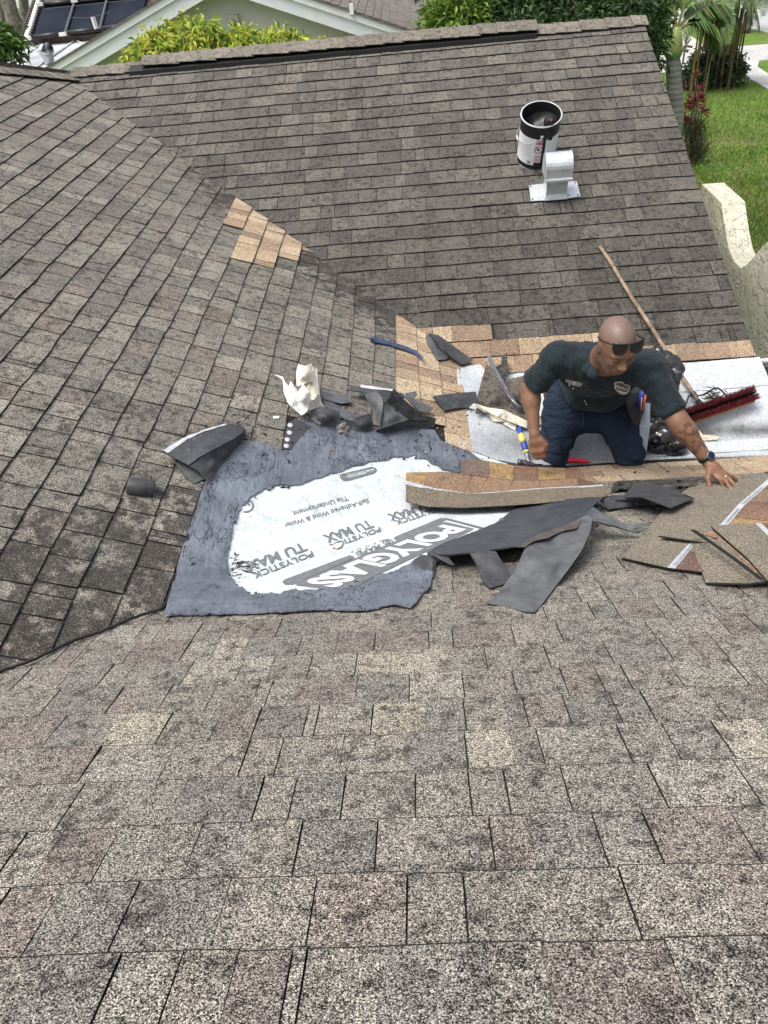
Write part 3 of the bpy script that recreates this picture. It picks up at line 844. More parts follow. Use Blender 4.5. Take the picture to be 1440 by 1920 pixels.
# small roll
t = empty('felt_roll', hit(262, 915, 0), 'short tight roll of black felt lying alone on the left slope', 'felt roll')
a, b = hit(238, 910, .035), hit(289, 917, .035); ax = (b - a).normalized(); L = (b - a).length
mb = MB(); prof = [(.0, 0), (.030, 0), (.034, .004), (.035, L * .5), (.034, L - .004), (.031, L), (.029, L - .006), (.0, L - .006)]
mb.lathe(a, ax, prof, 22); mb.build('roll_body', FE, t, True)
mb = MB(); e = Vector((0, 0, 1)); s_ = ax.cross(e).normalized(); vs = []
for k in range(46):
    th = k * .42; r = .006 + .022 * k / 46; p = b + (s_ * math.cos(th) + ax.cross(s_) * math.sin(th)) * r
    vs += [p - ax * .006, p + ax * .002]
mb.add(vs, [(2 * k, 2 * k + 1, 2 * k + 3, 2 * k + 2) for k in range(45)]); mb.build('roll_winding', M['feltgrey'], t)

# cream paper bunch
t = empty('crumpled_paper', hit(580, 760, 0), 'crumpled cream and white release paper standing on the shingles above the cement', 'crumpled paper', 'crumpled release paper')
PP = [M['paper'], M['paper']]; PW = [M['paperwhite'], M['paperwhite']]
patch('paper_fold', [(559, 683, .16), (572, 686, .17), (584, 681, .17), (586, 712, .13), (586, 714, .13), (560, 724, .12), (556, 722, .12), (555, 700, .15)], PP, .002, 5, t, inner=[(571, 700, .18)], wav=.01, wf=30)
patch('paper_fold', [(586, 686, .14), (595, 692, .12), (596, 715, .10), (599, 740, .08), (590, 735, .10), (586, 712, .12)], PP, .002, 5, t, wav=.012, wf=40)
patch('paper_fold', [(514, 702, .14), (530, 706, .14), (534, 716, .13), (541, 724, .12), (545, 714, .14), (558, 732, .11), (568, 756, .08), (565, 779, .05), (540, 756, .07), (532, 735, .10), (530, 712, .13)], PW, .002, 5, t, inner=[(548, 745, .10)], wav=.012, wf=30)
patch('paper_fold', [(568, 719, .15), (580, 735, .14), (582, 752, .11), (575, 772, .08), (566, 779, .06), (556, 752, .11), (559, 735, .13)], PW, .002, 5, t, inner=[(570, 742, .16)], wav=.008, wf=20)
patch('paper_fold', [(580, 716, .10), (592, 722, .10), (600, 738, .09), (603, 755, .07), (614, 763, .05), (600, 766, .05), (585, 767, .06), (572, 774, .05), (582, 750, .12), (575, 726, .13)], PP, .002, 5, t, inner=[(590, 742, .13)], wav=.016, wf=36)
o = patch('paper_chip', [(512, 780, .014), (524, 780, .014), (523, 784, .014), (512, 785, .014)], PW, .0015, 4)
tag(o, 'small white paper chip on a shingle just left of the glue spots', 'paper scrap')

# torn heap above the cement
t = empty('torn_felt_heap', hit(700, 780, 0), 'heap of torn black felt between the cream paper bunch and the sand coloured shingles', 'roofing felt', g1)
patch('felt_layer', [(581, 770, .05), (600, 762, .08), (636, 771, .09), (640, 790, .05), (632, 800, .025), (600, 797, .03), (584, 788, .03)], FE, .004, 6, t, inner=[(610, 778, .10)], wav=.004)
patch('felt_layer', [(600, 737, .03), (650, 742, .03), (660, 754, .03), (640, 757, .03), (604, 748, .03)], FG, .004, 6, t, wav=.004)
patch('felt_layer', [(604, 750, .05), (625, 755, .05), (665, 776, .04), (690, 778, .05), (694, 786, .035), (650, 788, .035), (615, 768, .05)], FG, .004, 6, t, wav=.008)
patch('felt_layer', [(644, 787, .06), (668, 783, .09), (694, 775, .10), (700, 795, .05), (700, 809, .02), (672, 811, .02), (654, 800, .03)], [M['felt'], M['asphalt']], .004, 6, t, inner=[(680, 790, .08)], wav=.004)
patch('felt_layer', [(649, 731, .05), (672, 724, .06), (734, 730, .10), (760, 742, .06), (745, 768, .06), (700, 742, .08), (680, 735, .07)], FE, .004, 6, t, wav=.006)
patch('felt_layer', [(684, 740, .08), (705, 733, .14), (716, 745, .17), (719, 757, .16), (712, 800, .08), (706, 790, .06), (694, 762, .07)], FG, .004, 6, t, inner=[(706, 750, .15)], wav=.006)
patch('felt_layer', [(723, 754, .17), (738, 764, .14), (766, 787, .09), (740, 795, .08), (711, 805, .06), (716, 778, .11)], FG, .004, 6, t, inner=[(735, 777, .12)], wav=.003)
patch('felt_layer', [(738, 728, .13), (752, 744, .14), (790, 778, .07), (815, 784, .05), (800, 789, .06), (766, 788, .085), (724, 754, .165), (730, 745, .16)], [M['wettar'], M['asphalt']], .004, 5, t, inner=[(755, 760, .12)], wav=.014, wf=30)
patch('felt_layer', [(750, 736, .07), (765, 742, .07), (813, 766, .05), (800, 774, .05), (788, 772, .06)], FG, .004, 6, t, wav=.004)
patch('felt_layer', [(760, 737, .05), (779, 733, .06), (783, 741, .05), (774, 748, .05)], FG, .004, 5, t)
patch('felt_layer', [(711, 804, .055), (740, 794, .075), (766, 787, .08), (800, 788, .06), (818, 784, .05), (814, 800, .02), (790, 806, .018), (740, 811, .018), (705, 810, .02)], [M['felt'], M['asphalt']], .004, 6, t, wav=.006)
patch('glue_edge', [(676, 721, .066), (740, 730, .106), (738, 733, .106), (676, 726, .066)], [M['tape'], M['tape']], .002, 5, t, ragged=1)
patch('torn_rag', [(628, 797, .03), (648, 792, .05), (656, 800, .04), (650, 812, .02), (634, 810, .02)], [noisy('dirty_brown_scrap', (.10, .085, .07), (.3, .28, .25), 50, .9)] * 2, .004, 4, t, wav=.03, wf=40)

# pry bar
t = empty('flat_pry_bar', hit(745, 655, 0), 'worn blue pry bar with a curved end, on the edge of the sand coloured shingles', 'pry bar')
path = bez([(699, 637, .02), (715, 639, .022), (740, 646, .024), (762, 653, .026), (778, 660, .03), (788, 667, .045), (793, 672, .06)], 6)
vs = []
for i, p in enumerate(path):
    f = i / (len(path) - 1); w = 4.2 - 1.2 * f
    for dx, dy, hh in ((0, -w, 0), (0, w, 0)):
        q = hit(p[0] + dx + (.3 * w if dy < 0 else -.3 * w) * 0, p[1] + dy * (.95), p[2]); vs.append(q)
        vs.append(q - Vector((0, 0, .006)))
n = len(path); fs = []
for i in range(n - 1):
    a = 4 * i; b = 4 * (i + 1)
    fs += [(a, b, b + 2, a + 2), (a + 1, a + 3, b + 3, b + 1), (a, a + 1, b + 1, b), (a + 2, b + 2, b + 3, a + 3)]
fs += [(0, 2, 3, 1), (4 * n - 4, 4 * n - 3, 4 * n - 1, 4 * n - 2)]
mesh_obj('bar', vs, fs, M['bluepaint'], t)
mb = MB(); mb.box(hit(698, 636, .03), (.012, 0, 0), (0, .016, 0), (0, 0, .012)); mb.build('claw', M['bluepaint'], t)

def loose(name, label, cat, pts, mats, th=.004, inner=(), wav=.004, wf=8, group=None, ragged=0, step=6):
    o = patch(name, pts, mats, th, step, None, inner, wav, wf, ragged)
    return tag(o, label, cat, group)
t = empty('curled_felt_strip', hit(850, 660, 0), 'curled black felt strip on the new shingles, right of the pry bar', 'roofing felt', g1)
patch('strip_back', [(798, 630, .05), (806, 625, .08), (815, 632, .06), (824, 650, .03), (843, 668, .025), (836, 674, .02), (820, 675, .02), (808, 655, .02), (800, 640, .03)], FG, .004, 5, t)
patch('strip_front', [(806, 625, .085), (822, 628, .09), (850, 648, .07), (887, 675, .04), (866, 685, .03), (845, 668, .06), (826, 648, .08), (812, 634, .09)], FE, .004, 5, t)
loose('felt_scrap', 'flat dark felt scrap reaching from the sand coloured shingles onto the membrane', 'roofing felt', [(811, 743, .04), (842, 738, .04), (892, 734, .05), (896, 748, .045), (890, 763, .03), (850, 766, .03), (833, 770, .025)], FE, group=g1, inner=[(860, 752, .05)])
# shingle scraps left of the man
t = empty('torn_shingle_heap', hit(930, 740, 0), 'heap of torn old grey shingles on the membrane beside the man\'s hanging arm', 'torn shingles')
OLDM = [M['old'], M['asphalt']]
patch('shingle_scrap', [(893, 775, .05), (896, 740, .06), (912, 682, .10), (925, 692, .11), (950, 735, .10), (990, 775, .06), (990, 800, .04), (945, 770, .05), (915, 768, .04)], OLDM, .006, 6, t, inner=[(930, 740, .11)], wav=.008, tone=(.13, .12, .11, .5))
patch('shingle_scrap', [(913, 666, .10), (921, 668, .11), (930, 690, .12), (952, 728, .12), (980, 770, .08), (973, 766, .07), (950, 740, .10), (920, 695, .10)], FG, .005, 5, t, wav=.004)
patch('shingle_scrap', [(941, 668, .10), (951, 661, .11), (953, 702, .08), (946, 712, .08), (938, 695, .08)], OLDM, .006, 5, t, tone=(.08, .085, .08, .5))
patch('shingle_scrap', [(946, 712, .07), (975, 706, .08), (998, 700, .07), (1000, 760, .04), (985, 764, .05), (960, 740, .07)], OLDM, .006, 6, t, tone=(.14, .125, .11, .4), wav=.005)
patch('shingle_scrap', [(925, 690, .07), (940, 682, .08), (950, 700, .08), (940, 712, .09), (930, 700, .09)], OLDM, .006, 6, t, tone=(.07, .072, .068, .4), wav=.005)
mb = MB(); mb.tube(px_path([(941, 722, .13), (948, 736, .13), (962, 752, .115), (974, 764, .10), (981, 765, .095)], 4), [.004] * 8 + [.012] * 6 + [.013, .012, .003], 8)
mb.build('bent_metal_strip', M['darksteel'], t, True)
# cream paper under the arm
t = empty('crumpled_paper', hit(930, 780, 0), 'long twisted cream release paper on the membrane under the hanging arm', 'crumpled paper', 'crumpled release paper')
patch('paper_fold', [(888, 756, .07), (915, 764, .07), (945, 768, .07), (990, 790, .05), (988, 803, .04), (955, 790, .06), (920, 775, .06)], PP, .002, 5, t, wav=.014, wf=30, inner=[(940, 775, .09)])
patch('paper_fold', [(879, 765, .03), (888, 756, .07), (915, 775, .05), (900, 770, .04)], PW, .002, 5, t)
patch('paper_fold', [(915, 770, .06), (950, 785, .06), (950, 792, .03), (925, 790, .02), (918, 780, .03)], PP, .002, 5, t, wav=.01, wf=30)
patch('paper_fold', [(967, 781, .07), (968, 800, .03), (966, 808, .015), (943, 794, .03), (955, 788, .05)], PW, .002, 5, t)
mb = MB(); mb.box(hit(1010, 783, .06), (.012, 0, 0), (0, .03, 0), (0, 0, .03)); 
o = mb.build('paper_box', M['paperwhite']); tag(o, 'white carton corner between the man\'s forearm and his thigh', 'carton')
# hammer
t = empty('claw_hammer', hit(985, 845, 0), 'steel claw hammer with a blue and yellow grip, leaning by the man\'s hanging hand', 'hammer')
hp = px_path([(974, 802, .10), (978, 820, .085), (984, 838, .06), (988, 852, .04), (991, 867, .03)], 4)
mb = MB(); mb.tube(hp[:11], [.014, .016, .017, .0165, .016, .0155, .016, .0165, .0165, .016, .014], 12); mb.build('grip', M['bluegrip'], t, True)
mb = MB(); mb.tube(hp[3:7], [.0185, .0188, .0185, .018], 12); mb.tube(hp[10:12], [.017, .0165], 12); mb.build('grip_band', M['yellow'], t, True)
mb = MB(); mb.tube(hp[11:], [.0105] * 6, 10); mb.build('shaft', M['steel'], t, True)
mb = MB(); hh = px_path([(972, 866, .035), (980, 866, .04), (990, 869, .038), (1002, 872, .03), (1017, 871, .02)], 3)
mb.tube(hh, [.017, .017, .012, .013, .016, .016, .014, .013, .011, .009, .007, .005, .003], 12); mb.build('head', M['darksteel'], t, True)
# red tool
t = empty('utility_knife', hit(1082, 866, 0), 'red utility knife lying between the man\'s knees on the new shingles', 'knife')
mb = MB(); mb.tube(px_path([(1058, 864, .03), (1066, 863, .032), (1080, 863, .032), (1095, 865, .03), (1107, 866, .026)], 3), [.004, .010, .013, .0145, .015, .015, .014, .013, .012, .011, .009, .007, .003], 12)
mb.build('handle', M['red'], t, True)
mb = MB(); a = hit(1052, 866, .028); b = hit(1059, 865, .03); mb.box((a + b) / 2, (b - a) / 2, (0, 0, .001), (0, .008, 0)); mb.build('blade', M['steel'], t)
o = patch('paper_scrap', [(1298, 797, .03), (1306, 800, .05), (1318, 815, .05), (1334, 816, .05), (1350, 819, .03), (1345, 824, .02), (1322, 826, .02), (1306, 822, .02)], PP, .002, 4, wav=.012, wf=30)
tag(o, 'torn cream paper with a brown edge on the membrane, right of the reaching forearm', 'paper scrap')
print('loose ok', len(bpy.data.objects))

# ================================================================== NEW SHINGLE STRIPS AND TORN MEMBRANE IN FRONT
def strip_colours(name, root, quad_pts, z, cols, seed, widths=(22, 46), lab=True, hf=None, th=.004):
    pass
RUST = [(.22, .145, .105), (.29, .20, .14), (.17, .115, .095), (.35, .25, .13), (.26, .185, .135), (.20, .155, .13)]
def band(name, top, bot, mat, root, th, h, n0, n1, tone, wav=.0):
    """a piece between two polylines (lists of (px, py, h)), from fraction n0 to n1 along them"""
    def ev(L, f):
        q = f * (len(L) - 1); i = min(int(q), len(L) - 2); t = q - i
        return [L[i][k] + (L[i + 1][k] - L[i][k]) * t for k in range(3)]
    m = max(2, int((n1 - n0) * 40)); V = []; F = []
    rows = 3
    for r in range(rows + 1):
        for k in range(m + 1):
            f = n0 + (n1 - n0) * k / m
            a, b = ev(top, f), ev(bot, f); g = r / rows
            p = [a[i] + (b[i] - a[i]) * g for i in range(3)]
            V.append(hit(p[0], p[1], p[2] + h))
    W = m + 1
    for r in range(rows):
        for k in range(m):
            F.append((r * W + k, (r + 1) * W + k, (r + 1) * W + k + 1, r * W + k + 1))
    nv = len(V); dn = Vector((0, .1, 1)).normalized() * th
    V += [v - dn for v in V]
    mi = [0] * len(F)
    F += [tuple(i + nv for i in f[::-1]) for f in F]; mi += [1] * m * rows
    bd = [k for k in range(W)] + [r * W + m for r in range(1, rows + 1)] + [rows * W + k for k in range(m - 1, -1, -1)] + [r * W for r in range(rows - 1, 0, -1)]
    for a, b in zip(bd, bd[1:] + bd[:1]): F.append((b, a, a + nv, b + nv)[::-1]); mi.append(1)
    return mesh_obj(name, V, F, [mat, M['asphalt']], root, mi, [(*tone, .02)] * len(V))
NS = 'loose new laminated shingle strips'
t = empty('shingle_strip', hit(940, 930, 0), 'long bent rust brown shingle strip with a white tape line, laid over the underlayment', 'shingle strip', NS)
TOPL = [(761, 869, .03), (830, 861, .035), (900, 862, .03), (960, 872, .025), (1020, 876, .022), (1080, 878, .022), (1104, 893, .022)]
MIDL = [(761, 886, .04), (830, 884, .045), (900, 893, .035), (960, 900, .028), (1020, 900, .024), (1080, 896, .024), (1116, 906, .022)]
TAPL = [(761, 901, .05), (815, 915, .05), (880, 925, .045), (950, 920, .038), (1020, 914, .03), (1080, 911, .026), (1128, 908, .022)]
TAPB = [(761, 908, .05), (815, 921, .05), (880, 929, .045), (950, 925, .038), (1020, 919, .03), (1080, 915, .026), (1132, 911, .022)]
BOTL = [(761, 940, .055), (800, 950, .055), (870, 952, .055), (950, 948, .055), (1020, 943, .045), (1080, 936, .035), (1145, 930, .022)]
rr = random.Random(5)
for (a, b, off) in ((TOPL, MIDL, .0028), (MIDL, TAPL, 0)):
    f = 0.0
    while f < 1:
        w = rr.uniform(.07, .15); g = min(1, f + w)
        if not (a is TOPL and f < .14):
            band('laminated_tab', a, b, M['new'], t, .004, off + rr.uniform(-.0006, .0006), f, g - .0015, rr.choice(RUST))
        f = g
band('headlap', TAPL, BOTL, M['strip'], t, .004, -.0018, 0, 1, (.19, .165, .13))
band('release_tape', TAPL, TAPB, M['tape'], t, .0006, -.0008, 0, 1, (1, 1, 1))

def slab_band(label, quad, spec, seed, h0=0.0, th=.006, tape=True, tabs_=True):
    """a flat laminated shingle: quad corners (headlap edge start/end, exposed edge start/end); spec fractions across"""
    t = empty('shingle_strip', hit(quad[0][0], quad[0][1], 0), label, 'shingle strip', NS)
    (a0, a1, b0, b1) = quad
    def lerp(p, q, f): return [p[i] + (q[i] - p[i]) * f for i in range(3)]
    def line(f): return [lerp(a0, b0, f), lerp(lerp(a0, b0, f), lerp(a1, b1, f), .5), lerp(a1, b1, f)]
    f0, f1 = spec
    band('headlap', line(0), line(f0), M['strip'], t, th, h0, 0, 1, (.24, .225, .175))
    band('release_tape', line(f0), line(f0 + .09), M['tape'], t, th, h0 + .0005, 0, 1, (1, 1, 1))
    if tabs_:
        r = random.Random(seed)
        for (u, v, o_) in ((f0 + .09, (f0 + .09 + 1) / 2, 0), ((f0 + .09 + 1) / 2, 1, .002)):
            f = 0
            while f < 1:
                g = min(1, f + r.uniform(.12, .26)); band('laminated_tab', line(u), line(v), M['new'], t, th, h0 + o_, f, g - .003, r.choice(RUST)); f = g
    # tape lettering
    P = line(f0 + .02); Q = line(f0 + .075)
    for (s0, s1) in ((.12, .40), (.55, .83)):
        q = (lerp(P[0], P[2], s0)[:2], lerp(P[0], P[2], s1)[:2], lerp(Q[0], Q[2], s0)[:2], lerp(Q[0], Q[2], s1)[:2])
        hz = (P[0][2] + P[2][2]) / 2
        lettering('Miami-Dade County Approved', q if True else q, h0 + hz + .0032, M['bluepaint'], t, .0, name='tape_lettering', sub=False)
    return t
# (px,py,h): lower right stack
slab_band('large new shingle under the man\'s fingertips, white tape running up its right side',
          ((1160, 1048, .012), (1272, 893, .022), (1440, 1110, .012), (1500, 905, .02)), (.42, 1), 3, 0, .006) if False else None
t = empty('shingle_strip', hit(1300, 960, 0), 'large grey backed shingle under the man\'s fingertips with white tape on its right', 'shingle strip', NS)
HL0 = [(1165, 1045, .012), (1215, 990, .014), (1262, 935, .018), (1290, 915, .02), (1330, 894, .02)]
HL1 = [(1251, 1064, .014), (1300, 1010, .02), (1352, 982, .02), (1385, 945, .022), (1440, 898, .02)]
TP1 = [(1266, 1066, .014), (1312, 1010, .02), (1366, 983, .02), (1396, 947, .022), (1452, 899, .02)]
EX1 = [(1335, 1074, .014), (1370, 1030, .02), (1470, 1000, .02), (1500, 950, .022), (1530, 905, .02)]
band('headlap', HL0, HL1, M['strip'], t, .006, .009, 0, 1, (.205, .188, .155))
band('release_tape', HL1, TP1, M['tape'], t, .006, .0096, 0, 1, (1, 1, 1))
f = 0; rr = random.Random(9)
while f < 1:
    g = min(1, f + rr.uniform(.10, .2)); band('laminated_tab', TP1, EX1, M['new'], t, .006, .009, f, g - .003, rr.choice(RUST)); f = g
for (s0, s1) in ((.03, .2), (.52, .70), (.76, .92)):
    def ev(L, f):
        q = f * (len(L) - 1); i = min(int(q), len(L) - 2); u = q - i
        return [L[i][k] + (L[i + 1][k] - L[i][k]) * u for k in range(3)]
    def inb(f, g): a, b = ev(HL1, f), ev(TP1, f); return [a[k] + (b[k] - a[k]) * g for k in range(3)]
    lettering('Miami-Dade County Approved', (inb(s0, .75)[:2], inb(s1, .75)[:2], inb(s0, .25)[:2], inb(s1, .25)[:2]), .0335, M['bluepaint'], t, 0, name='tape_lettering', sub=False)
# front shingle lying over it
def simple_slab(name_label, headlap_poly, tab_poly, tape_poly, h=0, seed=1):
    t = empty('shingle_strip', hit(*headlap_poly[0][:2], 0), name_label, 'shingle strip', NS)
    patch('headlap', headlap_poly, [M['strip'], M['asphalt']], .006, 9, t, tone=(.205, .188, .155, .02), base_h=h, smooth=False, ragged=0)
    for i, (pl, c) in enumerate(tab_poly): patch('laminated_tab', pl, [M['new'], M['asphalt']], .006, 9, t, tone=(*c, .02), base_h=h, smooth=False, ragged=0)
    for pl in tape_poly: patch('release_tape', pl, [M['tape'], M['tape']], .003, 9, t, base_h=h + .0006, smooth=False, ragged=0)
    return t
simple_slab('shingle with a long black lower edge, lying across the larger one at its middle',
    [(1235, 1004, .045), (1330, 1018, .045), (1345, 1004, .045), (1335, 985, .04), (1290, 985, .04)], [], [], .0) 
simple_slab('tapering shingle at the lower right, its corner nearest the camera',
    [(1297, 1019, .03), (1318, 1012, .045), (1352, 1010, .05), (1385, 1040, .045), (1436, 1091, .03), (1400, 1094, .028), (1323, 1092, .02)],
    [([(1312, 1000, .045), (1338, 996, .05), (1400, 1050, .048), (1440, 1090, .034), (1436, 1091, .03), (1385, 1042, .046), (1352, 1011, .05)], (.30, .19, .13))], [])
simple_slab('upper shingle at the right border of the photo, white tape crossing its corner',
    [(1333, 986, .06), (1380, 982, .062), (1416, 981, .062), (1470, 1030, .06), (1500, 1080, .055), (1450, 1100, .045), (1400, 1045, .055)],
    [([(1427, 981, .062), (1520, 975, .062), (1520, 1060, .06), (1478, 1028, .06)], (.2, .13, .10))],
    [[(1416, 981, .0625), (1427, 981, .0625), (1480, 1030, .0605), (1469, 1030, .0605)]])
mb = MB(); 
for dx, w in ((0, .0028), (4, .002), (-3, .002)):
    mb.tube(px_path([(1299 + dx, 994, .085), (1340 + dx, 1022, .085), (1390 + dx, 1058, .075), (1432 + dx, 1090, .06)], 4), w, 6)
o = mb.build('torn_edge_strip', M['black'], None, True); tag(o, 'thin bundle of black torn strips lying diagonally over the loose shingles', 'torn strip')

# torn black membrane in front of the cement
t = empty('torn_membrane', hit(1010, 1010, 0), 'large torn black membrane lifted off the old shingles, its broad tongue pointing downslope', 'roofing membrane', g1)
MF = [felt_mat('wrinkled_black_membrane', (.032, .038, .047), (.06, .07, .085), .5), M['asphalt']]
patch('membrane_sheet', [(800, 1036, .045), (835, 1016, .03), (880, 1000, .03), (930, 980, .028), (958, 958, .026), (975, 944, .026), (1030, 938, .03), (1100, 932, .045), (1133, 932, .06), (1112, 948, .09),
       (1100, 968, .10), (1060, 985, .09), (1010, 1005, .085), (975, 1024, .085), (925, 1030, .085), (880, 1036, .085), (840, 1040, .08)], MF, .004, 7, t, wav=.012, wf=7, inner=[(950, 1000, .05), (1030, 965, .055)], ragged=1)
patch('membrane_tongue', [(985, 1026, .10), (1010, 1005, .10), (1060, 985, .10), (1100, 965, .115), (1112, 972, .11), (1106, 1000, .10), (1092, 1030, .08), (1070, 1062, .05), (1045, 1095, .02), (1020, 1128, .014), (1003, 1148, .012), (985, 1147, .012), (914, 1131, .012), (935, 1110, .015), (965, 1070, .04)],
      [M['feltgrey'], M['asphalt']], .006, 7, t, inner=[(1030, 1050, .07), (990, 1100, .025)], wav=.006, wf=9)
patch('rusty_tear', [(968, 1026, .098), (995, 1008, .104), (1030, 994, .106), (1060, 984, .106), (1092, 972, .112), (1082, 990, .108), (1050, 998, .106), (1030, 1008, .108), (1000, 1015, .108), (985, 1026, .104)],
      [noisy('brown_scuffed_bitumen', (.05, .04, .035), (.10, .085, .075), 30, .8), M['asphalt']], .001, 6, t, ragged=1.5)
patch('membrane_wing', [(1112, 950, .11), (1135, 966, .10), (1170, 980, .075), (1218, 992, .05), (1190, 998, .04), (1150, 986, .075), (1118, 978, .10), (1098, 978, .105), (1100, 962, .115)], [M['feltgrey'], M['asphalt']], .005, 6, t, wav=.004)
patch('membrane_flap', [(880, 1035, .085), (908, 1030, .09), (930, 1034, .09), (945, 1060, .05), (957, 1084, .016), (945, 1095, .012), (918, 1103, .012), (905, 1088, .02), (895, 1062, .05)], [M['felt'], M['asphalt']], .005, 6, t)
patch('membrane_flap', [(800, 1040, .05), (818, 1034, .075), (838, 1040, .07), (852, 1060, .05), (842, 1058, .045), (828, 1050, .05), (812, 1042, .06)], [M['felt'], M['asphalt']], .004, 5, t)
patch('membrane_flap', [(775, 1050, .03), (790, 1040, .055), (806, 1042, .06), (812, 1060, .04), (810, 1073, .018), (785, 1068, .015), (774, 1062, .015)], [M['felt'], M['asphalt']], .004, 5, t)
patch('membrane_flap', [(944, 1058, .02), (985, 1058, .022), (970, 1082, .018), (950, 1086, .016)], [M['feltgrey'], M['asphalt']], .004, 6, t)
# small torn sheets behind it
patch('membrane_flap', [(1125, 938, .05), (1150, 928, .06), (1190, 930, .07), (1240, 935, .06), (1240, 945, .03), (1180, 950, .02), (1140, 955, .02)], [M['felt'], M['asphalt']], .004, 6, t, wav=.01)
o = loose('felt_sheet', 'flat black felt sheet with a pointed right corner, just left of the reaching hand', 'roofing felt', [(1188, 906, .06), (1230, 908, .05), (1262, 918, .05), (1302, 934, .05), (1258, 952, .065), (1225, 940, .09), (1205, 932, .095), (1168, 932, .08)], FE, group=g1, inner=[(1225, 920, .075)])
o = loose('broken_shingle', 'broken dirty grey shingle bits between the new courses and the torn black felt', 'torn shingles', [(1150, 906, .03), (1165, 901, .04), (1240, 899, .035), (1290, 900, .03), (1330, 898, .03), (1290, 916, .025), (1262, 930, .02), (1190, 915, .03), (1165, 918, .02), (1145, 925, .02)], OLDM, wav=.03, wf=14, ragged=1.5)
o.data.color_attributes['tone'].data.foreach_set('color', [.12, .115, .105, .9] * len(o.data.vertices))
print('front ok', len(bpy.data.objects))

# ================================================================== BUCKET, VENT, BROOM
nB = slB.nrm(); upB = Vector((0, CB, TB * CB)); XX = Vector((1, 0, 0))
t = empty('cement_bucket', hit(1003, 300), 'open black metal bucket of roof cement with white labels, standing behind the silver vent', 'bucket')
c0 = hit(1004, 296); axb = (nB + Vector((.02, -.03, 0))).normalized(); RB = .143; HB = .365
mb = MB(); mb.lathe(c0, axb, [(0, .006), (RB - .004, .006), (RB, .0), (RB + .003, .004), (RB, .012), (RB, .1), (RB, .25), (RB + .002, .255), (RB, .26), (RB, HB - .012), (RB + .006, HB - .01), (RB + .007, HB), (RB + .001, HB + .002), (RB - .004, HB - .01), (RB - .004, .14)], 48)
mb.build('bucket_shell', M['blackpaint'], t, True).data.set_sharp_from_angle(angle=math.radians(45))
mb = MB(); mb.lathe(c0, axb, [(RB + .0065, HB - .006), (RB + .0085, HB), (RB + .004, HB + .004), (RB - .002, HB + .001)], 48); mb.build('rim', M['tape'], t, True)
mb = MB(); mb.lathe(c0, axb, [(RB + .001, .001), (RB + .004, .004), (RB + .001, .009)], 48); mb.build('bottom_rim', M['tape'], t, True)
mb = MB(); ex = (XX - axb * XX.dot(axb)).normalized(); ey = axb.cross(ex); vs = []; nn = 20
for i in range(nn + 1):
    for k in range(36):
        r = (RB - .006) * i / nn; th = k * math.pi / 18
        h = .22 + .022 * fbm(r * math.cos(th) * 9, r * math.sin(th) * 9, 3, 1, 2) + .06 * (r / RB) ** 3 + .03 * max(0, math.cos(th - .5)) * (r / RB)
        vs.append(c0 + axb * h + (ex * math.cos(th) + ey * math.sin(th)) * r)
mb.add(vs, [(i * 36 + k, i * 36 + (k + 1) % 36, (i + 1) * 36 + (k + 1) % 36, (i + 1) * 36 + k) for i in range(nn) for k in range(36)])
mb.build('roof_cement_fill', new_mat('dull_black_cement', (.004, .004, .004), .32, spec=.25), t, True)
def cyl_pt(th, h, off=.0016): return c0 + axb * h + (ex * math.sin(th) - ey * math.cos(th)) * (RB + off)
def wrap(name, t0, t1, h0, h1, mat, off=.0016, n=16):
    vs = []
    for k in range(n + 1):
        th = t0 + (t1 - t0) * k / n; vs += [cyl_pt(th, h0, off), cyl_pt(th, h1, off)]
    return mesh_obj(name, vs, [(2 * k, 2 * k + 2, 2 * k + 3, 2 * k + 1) for k in range(n)], mat, t, None, None, True)
wrap('white_label', -1.55, -.28, .045, .265, M['labelwhite'])
wrap('warning_label', -.27, .06, .07, .262, M['labelwhite'], .0018, 6)
wrap('pink_label_text_block', -.25, .05, .075, .135, new_mat('pale_pink_print', (.62, .42, .45), .5), .0022, 6)
wrap('red_warning_box', -.25, .05, .218, .258, M['red'], .0022, 6)
wrap('white_label', .22, 1.35, .10, .262, M['labelwhite'])
def cyl_surf(base_th, base_h): return lambda x, y, h: cyl_pt(base_th + x, base_h + y, .0026 + h)
lettering('WARNING', ((-.235, .238), (.035, .238), (-.235, .253), (.035, .253)), 0, M['whiteprint'], t, .02, 'label_lettering', surf=lambda x, y, h: cyl_pt(x, y, .0026), sub=False)
lettering('DANGER', ((-.235, .222), (-.06, .222), (-.235, .233), (-.06, .233)), 0, M['whiteprint'], t, .01, 'label_lettering', surf=lambda x, y, h: cyl_pt(x, y, .0026), sub=False)
mb = MB(); vs = []
for k in range(25):
    th = k * math.pi / 12
    for r in (.030, .024): vs.append(cyl_pt(-.1 + r * math.cos(th) / RB, .178 + r * math.sin(th), .0026))
mb.add(vs, [(2 * k, 2 * k + 1, 2 * k + 3, 2 * k + 2) for k in range(24)])
mb.add([cyl_pt(-.1 + a / RB, .178 + b, .0027) for a, b in ((-.022, .016), (-.016, .022), (.022, -.016), (.016, -.022))], [(0, 3, 2, 1)])
mb.build('prohibition_sign', M['black'], t)
mb = MB(); mb.add([cyl_pt(-.1 + a / RB, .178 + b, .0026) for a, b in ((-.014, -.006), (.006, -.008), (.012, .006), (.0, .014), (-.014, .010))], [(0, 1, 2, 3, 4)]); mb.build('sign_figure', M['red'], t)
for i in range(9):
    y = .24 - i * .016; wrap('fine_print_line', -1.2 + .1 * (i % 3), -.45 - .05 * (i % 2), y, y + .004, new_mat('faint_grey_print', (.5, .52, .52), .6) if i == 0 else bpy.data.materials['faint_grey_print'], .0022, 8)
